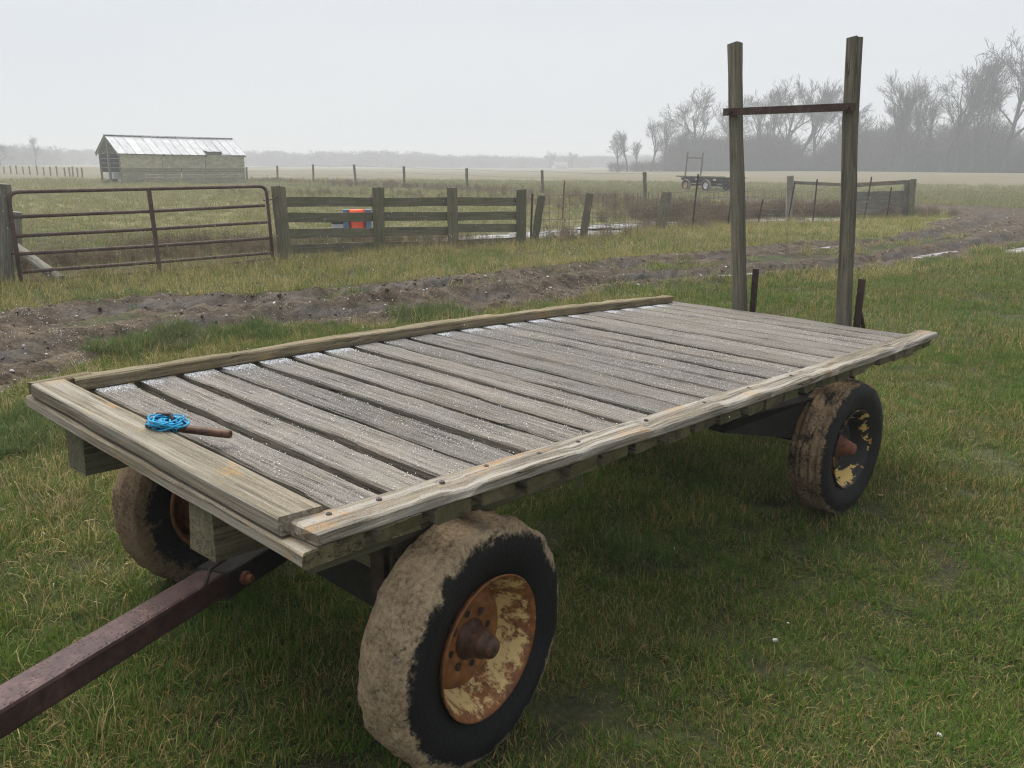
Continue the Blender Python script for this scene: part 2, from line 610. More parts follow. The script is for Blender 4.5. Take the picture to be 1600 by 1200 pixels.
def plain(name, col, rough=0.8, var=0.25, scale=12.0, metal=0.0, bump=0.2, spec=0.3):
    t = NT(name)
    a = t.noise(t.coord('Object'), scale, 4, 0.6)
    c = t.mix(t.ss(a, 0.3, 0.7), tuple(x * (1 - var) for x in col), tuple(min(1, x * (1 + var)) for x in col))
    return t.bsdf(c, rough, metal, t.bump(a, bump, 0.006), spec)


M['twine'] = plain('blue_twine', (0.03, 0.30, 0.52), 0.7, 0.25, 60)
M['orange'] = plain('orange_plastic', (0.78, 0.10, 0.03), 0.5, 0.12, 9, bump=0.05)
M['bluegrey'] = plain('blue_grey_plastic', (0.13, 0.18, 0.28), 0.6, 0.2, 9, bump=0.05)
M['blackplastic'] = plain('black_plastic', (0.012, 0.012, 0.013), 0.5, 0.2, 9, bump=0.05)
M['whiteplastic'] = plain('white_plastic', (0.55, 0.55, 0.54), 0.6, 0.15, 9, bump=0.05)
M['tpost'] = rust('steel_post', (0.03, 0.022, 0.02), (0.06, 0.04, 0.034), (0.13, 0.07, 0.05), 15, 0.1, 0.7, 0.3)
M['redpost'] = rust('red_steel_post', (0.10, 0.035, 0.025), (0.20, 0.07, 0.045), (0.25, 0.11, 0.08), 15, 0.1, 0.7, 0.3)
M['wire'] = plain('fence_wire', (0.14, 0.12, 0.11), 0.6, 0.3, 3)
M['bark'] = plain('bare_bark', (0.05, 0.045, 0.041), 0.9, 0.3, 2.0)
M['twig'] = plain('bare_twigs', (0.062, 0.053, 0.047), 0.9, 0.25, 0.8)
M['stone'] = plain('pale_stone', (0.50, 0.48, 0.46), 0.85, 0.25, 20)
M['ice'] = plain('ice_pellet', (0.74, 0.75, 0.77), 0.5, 0.03, 3, bump=0.0)
M['straw'] = plain('straw', (0.42, 0.33, 0.19), 0.8, 0.25, 14)
M['farwhite'] = plain('white_paint', (0.5, 0.5, 0.49), 0.7, 0.05, 2)
M['farroof'] = plain('far_roof_shingles', (0.18, 0.17, 0.17), 0.8, 0.15, 2)


def metal_roof():
    t = NT('galvanised_roof')
    co = t.coord('Object')
    a = t.noise(co, 1.6, 5, 0.6)
    b = t.noise(t.coord('Object', (7, 0.7, 1)), 1.0, 3, 0.6)
    oi = t.n('ShaderNodeObjectInfo')
    col = t.ramp(t.math('ADD', t.math('MULTIPLY', a, 0.5), t.math('MULTIPLY', b, 0.5)), [(0.35, (0.20, 0.207, 0.215)), (0.6, (0.34, 0.35, 0.362)), (0.75, (0.44, 0.447, 0.455))])
    col = t.mix(1.0, col, t.ramp(oi.outputs['Random'], [(0, (0.82, 0.82, 0.82)), (1, (1.1, 1.1, 1.1))]), 'MULTIPLY')
    return t.bsdf(col, 0.5, 0.35, t.bump(a, 0.1, 0.01), 0.4)


M['roof'] = metal_roof()  # weathered zinc


def water():
    t = NT('puddle_water')
    co = t.coord('Object')
    a = t.noise(co, 2.5, 4, 0.6)
    b = t.noise(co, 14, 4, 0.6)
    col = t.mix(t.ss(a, 0.42, 0.6), (0.14, 0.12, 0.10), (0.33, 0.33, 0.335))
    return t.bsdf(col, t.ss(a, 0.4, 0.62, 0.06, 0.35), 0, t.bump(b, 0.08, 0.01), 0.5)


M['water'] = water()


def grass_mat(name, greens, straws, straw_bias, patch=0.55):
    greens = [tuple(c * 0.80 for c in q) for q in greens]
    straws = [tuple(c * 0.78 for c in q) for q in straws]
    t = NT(name)
    g = t.n('ShaderNodeNewGeometry')
    oi = t.n('ShaderNodeObjectInfo')
    at = t.n('ShaderNodeAttribute', attribute_name='tint')
    p1 = t.noise(g.outputs['Position'], 0.55, 4, 0.6)
    p2 = t.noise(g.outputs['Position'], 3.2, 3, 0.6)
    f = t.math('ADD', t.math('MULTIPLY', t.math('SUBTRACT', p1, 0.2), 1.65), t.math('MULTIPLY', p2, 0.8))
    f = t.math('ADD', f, t.math('MULTIPLY', t.math('SUBTRACT', at.outputs['Fac'], 0.5), 1.1))
    f = t.math('ADD', f, t.math('MULTIPLY', t.math('SUBTRACT', oi.outputs['Random'], 0.5), 0.35))
    f = t.math('ADD', f, straw_bias)
    gcol = t.mix(at.outputs['Fac'], greens[0], greens[1])
    gcol = t.mix(t.ss(t.noise(g.outputs['Position'], 1.3, 3), 0.4, 0.65), gcol, greens[2])
    scol = t.mix(oi.outputs['Random'], straws[0], straws[1])
    col = t.mix(t.ss(f, 0.93, 1.2), gcol, scol)
    bs = t.n('ShaderNodeBsdfPrincipled')
    t.l(col, bs.inputs['Base Color'])
    bs.inputs['Roughness'].default_value = 0.6
    bs.inputs['Specular IOR Level'].default_value = 0.08
    tr = t.n('ShaderNodeBsdfTranslucent')
    t.l(col, tr.inputs['Color'])
    mx = t.n('ShaderNodeMixShader')
    mx.inputs[0].default_value = 0.3
    t.l(bs.outputs[0], mx.inputs[1])
    t.l(tr.outputs[0], mx.inputs[2])
    t.l(mx.outputs[0], t.out.inputs['Surface'])
    return t.m


M['lawn'] = grass_mat('lawn_grass', [(0.058, 0.125, 0.020), (0.215, 0.285, 0.055), (0.108, 0.20, 0.030)], [(0.56, 0.44, 0.18), (0.33, 0.22, 0.09)], -0.06)
M['verge'] = grass_mat('verge_grass', [(0.085, 0.15, 0.025), (0.25, 0.285, 0.07), (0.16, 0.23, 0.042)], [(0.66, 0.53, 0.25), (0.47, 0.36, 0.16)], 0.08)
M['lush'] = grass_mat('lush_grass', [(0.065, 0.115, 0.03), (0.19, 0.245, 0.08), (0.10, 0.165, 0.042)], [(0.46, 0.38, 0.2), (0.36, 0.28, 0.15)], -0.32)
M['dry'] = grass_mat('dry_grass', [(0.14, 0.13, 0.06), (0.2, 0.17, 0.08), (0.15, 0.12, 0.06)], [(0.50, 0.39, 0.23), (0.34, 0.25, 0.15)], 0.45)
M['weed'] = grass_mat('dead_weeds', [(0.17, 0.125, 0.08), (0.27, 0.20, 0.13), (0.21, 0.16, 0.10)], [(0.36, 0.275, 0.17), (0.25, 0.185, 0.12)], 0.4)
M['pasture'] = grass_mat('pasture_grass', [(0.15, 0.20, 0.045), (0.28, 0.31, 0.09), (0.215, 0.265, 0.068)], [(0.48, 0.40, 0.23), (0.32, 0.25, 0.16)], 0.10)


def ground_mat():
    t = NT('ground_soil_and_turf')
    g = t.n('ShaderNodeNewGeometry')
    P = g.outputs['Position']
    at = t.n('ShaderNodeAttribute', attribute_name='cover')
    sp = t.n('ShaderNodeSeparateColor')
    t.l(at.outputs['Color'], sp.inputs[0])
    mud, dry, tan = sp.outputs['Red'], sp.outputs['Green'], sp.outputs['Blue']
    n1_ = t.noise(P, 0.5, 6, 0.65)
    rm = t.n('ShaderNodeMapping')
    t.l(P, rm.inputs['Vector'])
    rm.inputs['Rotation'].default_value = (0, 0, -0.75)
    rm.inputs['Scale'].default_value = (2.2, 8.0, 4.0)
    ns = t.noise(rm.outputs[0], 1.0, 5, 0.65)
    n2 = t.noise(P, 4.0, 5, 0.65)
    n3 = t.noise(P, 38.0, 4, 0.65)
    nf = t.noise(P, 0.09, 6, 0.7)
    turf = t.ramp(t.math('ADD', t.math('MULTIPLY', n2, 0.5), t.math('MULTIPLY', n3, 0.5)),
                  [(0.36, (0.016, 0.014, 0.008)), (0.5, (0.040, 0.038, 0.017)), (0.68, (0.11, 0.088, 0.045))])
    turf = t.mix(t.ss(n1_, 0.42, 0.62, 0.0, 0.6), turf, (0.06, 0.078, 0.026))
    dryc = t.ramp(t.math('ADD', t.math('MULTIPLY', n2, 0.6), t.math('MULTIPLY', nf, 0.4)), [(0.35, (0.12, 0.10, 0.055)), (0.52, (0.175, 0.17, 0.08)), (0.68, (0.14, 0.17, 0.062))])
    # the tan stubble field far off
    band = t.noise(t.coord('Object', (0.02, 0.35, 1), rand=False), 1.0, 4, 0.6)
    tanc = t.ramp(t.math('ADD', t.math('MULTIPLY', band, 0.6), t.math('MULTIPLY', nf, 0.4)), [(0.35, (0.10, 0.088, 0.05)), (0.55, (0.15, 0.128, 0.076)), (0.7, (0.175, 0.155, 0.095))])
    mudc = t.ramp(t.math('ADD', t.math('MULTIPLY', ns, 0.55), t.math('MULTIPLY', n3, 0.45)),
                  [(0.36, (0.019, 0.013, 0.008)), (0.47, (0.056, 0.041, 0.027)), (0.57, (0.105, 0.08, 0.054)), (0.72, (0.17, 0.135, 0.098))])
    # sleet lying in the hollows of the mud
    vv = t.vor(P, 95.0)
    sc = t.n('ShaderNodeSeparateColor')
    t.l(vv.outputs['Color'], sc.inputs[0])
    sl = t.math('MULTIPLY', t.math('LESS_THAN', sc.outputs['Green'], t.ss(n2, 0.50, 0.70, 0.01, 0.26)), t.math('SUBTRACT', 1.0, t.ss(vv.outputs['Distance'], 0.3, 0.55)))
    mudc = t.mix(t.math('MULTIPLY', sl, 0.7), mudc, (0.52, 0.52, 0.53))
    wet = at.outputs['Alpha']
    mudc = t.mix(t.math('MULTIPLY', wet, t.ss(n2, 0.35, 0.6, 0.45, 0.85)), mudc, (0.014, 0.010, 0.0065))
    col = t.mix(dry, turf, dryc)
    col = t.mix(tan, col, tanc)
    mm = t.ss(t.math('ADD', mud, t.math('MULTIPLY', t.math('SUBTRACT', n3, 0.5), 0.5)), 0.35, 0.6)
    col = t.mix(mm, col, mudc)
    h = t.math('ADD', t.math('MULTIPLY', n3, 0.5), n2)
    h = t.math('ADD', h, t.math('MULTIPLY', t.noise(P, 120.0, 3), 0.25))
    rough = t.math('SUBTRACT', 0.95, t.math('MULTIPLY', t.math('MULTIPLY', mm, wet), 0.5))
    return t.bsdf(col, rough, 0, t.bump(h, 0.9, 0.03), 0.2)


M['ground'] = ground_mat()

# ================================================================== terrain
RUT1 = [(-9.5, 4.2), (-7.2, 6.4), (-5.21, 8.44), (-4.87, 9.2), (-4.33, 9.83), (-2.8, 10.43), (-1.57, 11.38), (-0.01, 12.66), (2.18, 14.74), (4.05, 16.03), (6.05, 17.94), (7.9, 19.2), (10.1, 21.06), (12.87, 24.6), (15.5, 28.0), (17.6, 31.5), (18.0, 34.5), (16.0, 37.8), (12.0, 41.8), (9.0, 45.5), (2.0, 52), (-8, 58)]
RUT2 = [(-8.5, 2.6), (-6.2, 4.9), (-4.38, 7.03), (-3.88, 7.94), (-3.16, 8.75), (-2.47, 9.15), (-1.38, 9.97), (-0.01, 11.06), (1.3, 12.38), (2.49, 13.03), (3.45, 13.57), (4.87, 14.35), (6.07, 15.1), (8.16, 16.92), (10.62, 19.5), (13.48, 22.3), (17.0, 26.0), (20.3, 30.5), (21.3, 35.0), (18.5, 40.0), (13.0, 45.0), (9.5, 48.5), (2.0, 55.5), (-8, 61.5)]


def densify(pts, step=0.25):
    out = []
    P = [Vector((p[0], p[1], 0)) for p in pts]
    P = [P[0] * 2 - P[1]] + P + [P[-1] * 2 - P[-2]]
    for i in range(1, len(P) - 2):
        p0, p1, p2, p3 = P[i - 1:i + 3]
        n = max(2, int((p2 - p1).length / step))
        for k in range(n):
            t = k / n
            q = 0.5 * ((2 * p1) + (p2 - p0) * t + (2 * p0 - 5 * p1 + 4 * p2 - p3) * t * t + (3 * p1 - p0 - 3 * p2 + p3) * t ** 3)
            out.append((q.x, q.y))
    out.append((P[-2].x, P[-2].y))
    return np.array(out)


R1 = densify(RUT1, 0.5)
R2 = densify(RUT2, 0.5)
PUDDLES = [(0.7, 21.4, 0.72, 3.0, 1.0), (3.6, 25.2, 0.75, 2.2, 0.9), (9.3, 28.0, 0.35, 2.4, 1.15), (11.6, 18.75, 0.72, 1.7, 0.36), (8.6, 17.3, 0.75, 0.9, 0.10), (3.6, 13.62, 0.55, 0.8, 0.12), (6.9, 18.6, 0.75, 1.0, 0.13)]


def poly_dist(x, y, pl):
    """distance to a polyline and which side (+ = left of its direction)"""
    best = np.full(x.shape, 1e9)
    side = np.ones(x.shape)
    for i in range(len(pl) - 1):
        ax, ay = pl[i]
        bx, by = pl[i + 1]
        dx, dy = bx - ax, by - ay
        L2 = dx * dx + dy * dy + 1e-12
        t = np.clip(((x - ax) * dx + (y - ay) * dy) / L2, 0, 1)
        ex = x - (ax + t * dx)
        ey = y - (ay + t * dy)
        d = np.sqrt(ex * ex + ey * ey)
        m = d < best
        best = np.where(m, d, best)
        side = np.where(m, np.sign(dx * ey - dy * ex), side)
    return best, side


def far_rise(x, y):
    h = 0.95 * sstep(60, 150, y) * sstep(0, 70, x)
    h = h + 0.75 * np.exp(-(((x + 95) / 45) ** 2 + ((y - 165) / 30) ** 2))
    return h


def terrain(x, y):
    """height, mud, side-of-track, distances to the ruts"""
    x = np.asarray(x, float)
    y = np.asarray(y, float)
    near = (np.hypot(x, y) < 75)
    d1 = np.full(x.shape, 50.0)
    d2 = np.full(x.shape, 50.0)
    s1 = np.where(x * -0.75 + y * 0.66 > 7.9, 1.0, -1.0)
    s2 = s1.copy()
    if near.any():
        a, b = poly_dist(x[near], y[near], R1)
        d1[near] = a
        s1[near] = b
        a, b = poly_dist(x[near], y[near], R2)
        d2[near] = a
        s2[near] = b
    wob = (fbm(x * 0.8, y * 0.8, 3, 3) - 0.5)
    wob2 = (fbm(x * 2.6, y * 2.6, 8, 3) - 0.5)
    wide = 0.52 + 0.16 * sstep(-1.5, -5.0, x) * sstep(13, 10, y) + 0.75 * sstep(10, 14, x)
    w1 = sstep(wide + 0.22, wide - 0.18, d1 + wob * 0.7 + wob2 * 0.35)
    w2 = sstep(wide + 0.30, wide - 0.12, d2 + wob * 0.7 + wob2 * 0.35)
    between = ((s1 < 0) & (s2 > 0)).astype(float)
    btw = between * (0.42 * sstep(0.1, -4, x) * sstep(0.42, 0.56, fbm(x * 1.2, y * 1.2, 21, 3)) + sstep(11, 15, x) * 0.95)
    mud = np.clip(np.maximum(np.maximum(w1, w2), btw), 0, 1)
    # wheel-trodden patches in the lawn
    lawn_bare = sstep(0.66, 0.74, fbm(x * 1.1 + 5, y * 1.1, 31, 4)) * 0.40
    mud = np.maximum(mud, lawn_bare * (y < 40))
    # far ruts seen by the second wagon
    h = far_rise(x, y)
    rut = 0.115 * (np.exp(-(d1 / 0.27) ** 2) + np.exp(-(d2 / 0.27) ** 2)) - 0.06 * (np.exp(-((d1 - 0.55) / 0.2) ** 2) + np.exp(-((d2 - 0.55) / 0.2) ** 2))
    lump = (fbm((x * 0.73 + y * 0.68) * 3.0, (y * 0.73 - x * 0.68) * 9.0, 14, 3, 0.7) - 0.5)
    h = h - rut * (0.7 + 0.6 * fbm(x * 0.6, y * 0.6, 5, 2)) + mud * lump * 0.19 * (np.hypot(x, y) < 60)
    h = h + 0.030 * (fbm(x * 1.3, y * 1.3, 44, 3) - 0.5) * (1 - mud)
    h = h + 0.05 * (fbm(x * 0.25, y * 0.25, 46, 2) - 0.5) * sstep(6, 14, np.hypot(x, y))
    pud = np.zeros(x.shape)
    for (cx, cy, ang, a, b) in PUDDLES:
        ux = (x - cx) * math.cos(ang) + (y - cy) * math.sin(ang)
        uy = -(x - cx) * math.sin(ang) + (y - cy) * math.cos(ang)
        q = np.sqrt((ux / a) ** 2 + (uy / b) ** 2) + 0.35 * wob2 + 0.2 * wob
        pud = np.maximum(pud, sstep(1.35, 0.75, q))
    h = h * (1 - pud * 0.8) - pud * 0.085
    mud = np.maximum(mud, pud * 0.9)
    return h, mud, s1, s2, d1, d2, pud


def ground_z(x, y):
    return float(terrain(np.array([x]), np.array([y]))[0][0])


# ground sheet: rings round the viewpoint, fine where the ground is near
ang = np.concatenate([np.linspace(-180, -46, 40, endpoint=False), np.linspace(-46, 46, 620, endpoint=False), np.linspace(46, 180, 40, endpoint=False)])
rad = np.concatenate([np.geomspace(0.25, 1.5, 10, endpoint=False), np.geomspace(1.5, 55, 500, endpoint=False), np.geomspace(55, 1400, 90)])
AA, RR = np.meshgrid(np.radians(ang), rad)
GX = np.sin(AA) * RR
GY = np.cos(AA) * RR
GH, GM, GS1, GS2, GD1, GD2, GP = terrain(GX, GY)
tanm = sstep(78, 92, GY + 14 * (fbm(GX * 0.03, GY * 0.05, 61, 3) - 0.5) + GX * 0.03)
drym = np.where(GS1 > 0, 1.0, 0.0) * sstep(19, 24, GY) * (1 - tanm)
nr, na = GX.shape
verts = np.stack([GX, GY, GH], -1).reshape(-1, 3)
idx = np.arange(nr * na).reshape(nr, na)
a_ = idx[:-1, :]
b_ = np.roll(idx, -1, 1)[:-1, :]
c_ = np.roll(idx, -1, 1)[1:, :]
d_ = idx[1:, :]
quads = np.stack([a_, d_, c_, b_], -1).reshape(-1, 4)
me = bpy.data.meshes.new('ground')
me.vertices.add(len(verts) + 1)
allv = np.concatenate([verts, np.array([[0, 0, 0.0]])])
me.vertices.foreach_set('co', allv.ravel())
tris = np.stack([idx[0], np.roll(idx[0], -1), np.full(na, len(verts))], -1)
me.loops.add(quads.size + tris.size)
me.loops.foreach_set('vertex_index', np.concatenate([quads.ravel(), tris.ravel()]).astype(np.int32))
me.polygons.add(len(quads) + len(tris))
ls = np.concatenate([np.arange(len(quads)) * 4, len(quads) * 4 + np.arange(len(tris)) * 3]).astype(np.int32)
me.polygons.foreach_set('loop_start', ls)
me.update(calc_edges=True)
me.validate()
me.polygons.foreach_set('use_smooth', [True] * len(me.polygons))
ca = me.color_attributes.new('cover', 'FLOAT_COLOR', 'POINT')
cols = np.zeros((len(allv), 4), np.float32)
cols[:-1, 0] = GM.ravel()
cols[:-1, 1] = drym.ravel()
cols[:-1, 2] = tanm.ravel()
cols[:, 3] = 0
cols[:-1, 3] = np.clip(np.maximum(np.exp(-((GD1 - 0.30) / 0.14) ** 2), np.exp(-((GD2 - 0.30) / 0.14) ** 2)) * sstep(0.35, 0.6, fbm(GX * 0.9, GY * 0.9, 91, 3)) + 0.5 * np.maximum(np.exp(-(GD1 / 0.1) ** 2), np.exp(-(GD2 / 0.1) ** 2)), 0, 1).ravel()
ca.data.foreach_set('color', cols.ravel())
me.materials.append(M['ground'])
ground = bpy.data.objects.new('ground', me)
C.objects.link(ground)
tag(ground, kind='structure', label='rutted muddy track, lawn and flat pasture ground')

for i, (cx, cy, an, a, b) in enumerate(PUDDLES):
    v = [(0, 0, 0)]
    for k in range(40):
        q = 2 * math.pi * k / 40
        v.append((a * 1.25 * math.cos(q), b * 1.25 * math.sin(q), 0))
    o = mk('puddle', v, [(0, k + 1, (k + 1) % 40 + 1) for k in range(40)], M['water'], loc=(cx, cy, -0.030))
    o.rotation_euler.z = an
    tag(o, kind='structure')

# ================================================================== the hay wagon
WX, WY, YAW = -0.4661, 1.6979, 0.8093
DL, DW = 4.02, 1.70
ZD, SU, SY = 0.900, -0.0257, 0.0077
wagon = empty('hay_wagon', (WX, WY, 0), YAW, 'weathered wooden flatbed hay wagon with muddy tyres and tall rear rack', 'wagon')


def bowL(s):
    return 0.055 * math.sin(math.pi * min(max(s / DL, 0), 1))


def bowR(s):
    return 0.028 * math.sin(math.pi * min(max(s / DL, 0), 1))


def D(s, y, dz=0.0):
    """a point on the wagon: s behind the front edge, y from the right edge to the left, dz from the rail-top level"""
    return Vector((s, y, ZD + SU * s + SY * y + dz + 0.012 * math.sin(math.pi * min(max(s / DL, 0), 1)) * (y / DW)))


# deck planks, each its own
NP = 24
pitch_ = DL / NP
for i in range(NP):
    sc_ = (i + 0.5) * pitch_
    w = 0.1300 + random.uniform(-0.008, 0.008)
    if i == 0:
        sc_, w = 0.066, 0.165
    y0 = -0.030 - bowR(sc_) + random.uniform(-0.012, 0.012)
    y1 = DW + bowL(sc_) - 0.01 + random.uniform(-0.01, 0.01)
    dz = -0.061 + random.uniform(-0.003, 0.003)
    sk = random.uniform(-0.006, 0.006)
    mat = M['front'] if i == 0 else M['plank']
    pk = board('plank', D(sc_ + sk, y0, dz), D(sc_ - sk, y1, dz), w, 0.040, [mat, M['endgrain']], wagon, 100 + i * 13, segs=34,
          edge=0.0055 if i else 0.003, warp=0.006 if i else 0.002, nfreq=5.0, ends=0.007)
    for f_ in pk.data.polygons[-2:]:
        f_.material_index = 1

# side rails
def long_rail(name, fn, w, t, mat, seed, segs, rot, edge):
    """a rail that follows a bowed edge, built in wagon space"""
    v, f = board_mesh(1.0, w, t, seed, segs=segs, edge=0, warp=0, chamfer=0.006, ends=0)
    n = 8
    out = []
    rs = random.Random(seed)
    for i in range(segs + 1):
        s, c = fn(i / segs)
        for j in range(n):
            _, y, z = v[i * n + j]
            top = z > 0
            outer = (y < 0) if rot > 0 else (y > 0)
            y += edge * n1(s * 6, seed + (1 if y < 0 else 2)) + edge * 0.7 * n1(s * 23, seed + (3 if y < 0 else 4))
            z += 0.4 * edge * n1(s * 14, seed + 5 + j)
            if top and outer and rot:
                e = max(0.0, n1(s * 2.2, seed + 9) * 0.5 + n1(s * 11, seed + 8) * 0.7 + 0.25) * abs(rot)
                z -= e
                y += e * 0.9 * (1 if rot > 0 else -1)
            dx = 0
            if i in (0, segs):
                dx = rs.uniform(-0.012, 0.012)
            out.append((c.x + dx, c.y + y, c.z + z))
    return mk(name, out, f, mat, wagon)


NR = 90
rr = long_rail('side_rail', lambda k: (0.02 + k * (DL - 0.0), D(0.02 + k * DL, 0.006 - bowR(k * DL), -0.023)), 0.104, 0.036, M['rail'], 500, NR, 0.010, 0.0036)
rr['label'] = 'split silvery side rail with orange lichen and rusty nail heads'
lr = long_rail('side_rail', lambda k: (0.13 + k * (DL - 0.22), D(0.13 + k * (DL - 0.22), DW - 0.045 + bowL(k * DL), -0.016)), 0.085, 0.048, M['leftrail'], 540, 70, -0.010, 0.004)
board('corner_board', D(-0.005, DW - 0.035, -0.018), D(0.20, DW - 0.022, -0.012), 0.055, 0.045, M['leftrail'], wagon, 555, segs=5, edge=0.003)
# front board on top of the first plank
fb = board('front_board', D(0.048, 0.055, -0.015), D(0.045, DW - 0.055, -0.015), 0.112, 0.044, M['front'], wagon, 560, segs=26, edge=0.0025, warp=0.003, chamfer=0.004)
fb['label'] = 'pale front board with green algae and orange stains'
# nail heads along the right rail
for k, s in enumerate((0.10, 0.24, 0.43, 0.60, 0.79, 0.96, 1.31, 1.66, 1.99, 2.33)):
    b = MB().lathe([(0, 0.0), (0.004, 0.004), (0.004, 0.0065), (0.0, 0.008), (-0.02, 0.004)], 10)
    o = b.build('nail', M['nail'], rr)
    c = D(s, 0.030 - bowR(s) + random.uniform(-0.015, 0.015), -0.006)
    place(o, c, c + Vector((0, 0, 1)), up=(1, 0, 0))

# stringers and front cross beams
for y in (0.445, 1.305):
    board('stringer', D(-0.005, y, -0.152), D(DL - 0.05, y, -0.152), 0.135, 0.140, M['beam'], wagon, int(600 + y * 100), segs=18, edge=0.003, warp=0.003, chamfer=0.005)
board('side_block', D(0.14, 0.235, -0.150), D(1.15, 0.235, -0.150), 0.17, 0.136, M['beam'], wagon, 640, segs=8, edge=0.003)
for (s, z0, z1) in ((0.47, 0.545, 0.672), (3.03, 0.49, 0.608)):
    board('bolster', (s, 0.20, (z0 + z1) / 2), (s, DW - 0.20, (z0 + z1) / 2), 0.13, z1 - z0, M['beam'] if s < 1 else M['darkwood'], wagon, int(660 + s * 10), segs=10, edge=0.003)
    for y in (0.235, DW - 0.235):
        MB().box(s - 0.085, s - 0.067, y - 0.03, y + 0.03, z0 - 0.06, z1 + 0.13).build('bolster_stake', M['rustbar'] if s < 1 else M['blacksteel'], wagon)
# running gear
RW = 0.360
S1, S2 = 0.571, 3.085
YW = 0.068          # inboard distance of the wheel centre plane from the right edge
for s in (S1, S2):
    ax = MB().box(s - 0.04, s + 0.04, YW + 0.02, DW - YW - 0.02, RW - 0.045, RW + 0.045)
    ax.build('axle', M['blacksteel'], wagon)
    pd = MB()
    for y in (0.42, 0.85, 1.28):
        pd.box(s - 0.05, s + 0.05, y - 0.05, y + 0.05, RW + 0.045, 0.55 if s < 1 else 0.495)
    pd.box(s - 0.06, s + 0.06, 0.33, 1.37, RW + 0.05, RW + 0.12)
    pd.build('axle_saddle', M['blacksteel'], wagon)
MB().tube([(S1, DW / 2, RW + 0.02), (S2, DW / 2, RW + 0.02)], 0.045, 10).build('reach_pole', M['rustbar'], wagon)
g = MB()
v = [(S2 - 0.75, 0.30, 0.60), (S2 - 0.05, 0.18, 0.60), (S2 - 0.05, 0.18, 0.36), (S2 - 0.75, 0.36, 0.52), (S2 - 0.75, 0.22, 0.60), (S2 - 0.05, 0.10, 0.60), (S2 - 0.05, 0.10, 0.36), (S2 - 0.75, 0.28, 0.52)]
g.add(v, [(0, 1, 2, 3), (7, 6, 5, 4), (0, 4, 5, 1), (1, 5, 6, 2), (2, 6, 7, 3), (3, 7, 4, 0)])
g.build('rear_brace', M['blacksteel'], wagon)

TYRE_PROF = []


def tyre_mesh(seed, mudamp, Rw=RW, halfw=0.112, ribs=True):
    prof = []
    # from inner bead round to outer bead; (x, r, tread weight)
    side = [(0.078, 0.203, 0.0), (0.088, 0.212, 0.0), (0.098, 0.235, 0.0), (0.109, 0.265, 0.04), (0.114, 0.290, 0.12), (0.113, 0.312, 0.30), (0.107, 0.333, 0.58), (0.099, 0.350, 0.85)]
    k = halfw / 0.112
    for (x, r, wgt) in side:
        prof.append((-x * k, r * (Rw / 0.367), wgt))
    xs = np.linspace(-0.092, 0.092, 23)
    for x in xs:
        r = 0.367 - 0.010 * (abs(x) / 0.092) ** 2.5
        if ribs:
            for gx in (-0.062, -0.023, 0.023, 0.062):
                if abs(x - gx) < 0.006:
                    r -= 0.009
        prof.append((x * k, r * (Rw / 0.367), 1.0))
    for (x, r, wgt) in reversed(side):
        prof.append((x * k, r * (Rw / 0.367), wgt))
    n = 132
    m = len(prof)
    P = np.array(prof)
    th = np.linspace(0, 2 * np.pi, n, endpoint=False)
    TH, XX = np.meshgrid(th, P[:, 0], indexing='ij')
    RRr = np.tile(P[:, 1], (n, 1))
    WW = np.tile(P[:, 2], (n, 1))
    # noise periodic in angle: sample on a circle
    cx, sx = np.cos(TH) * 2.2, np.sin(TH) * 2.2
    lump = fbm(cx * 3 + XX * 18 + 40, sx * 3 + XX * 7, seed, 4, 0.6) - 0.45
    lump2 = fbm(cx * 9 + XX * 60, sx * 9 - XX * 30, seed + 5, 3, 0.6) - 0.5
    RRr = RRr + WW * (np.maximum(lump, 0) * mudamp + lump2 * mudamp * 0.45)
    Y = RRr * np.cos(TH)
    Z = RRr * np.sin(TH)
    v = np.stack([XX, Y, Z], -1).reshape(-1, 3)
    f = []
    for k2 in range(n):
        k3 = (k2 + 1) % n
        for i in range(m - 1):
            f.append((k2 * m + i, k3 * m + i, k3 * m + i + 1, k2 * m + i + 1))
    return v, f, WW.ravel()


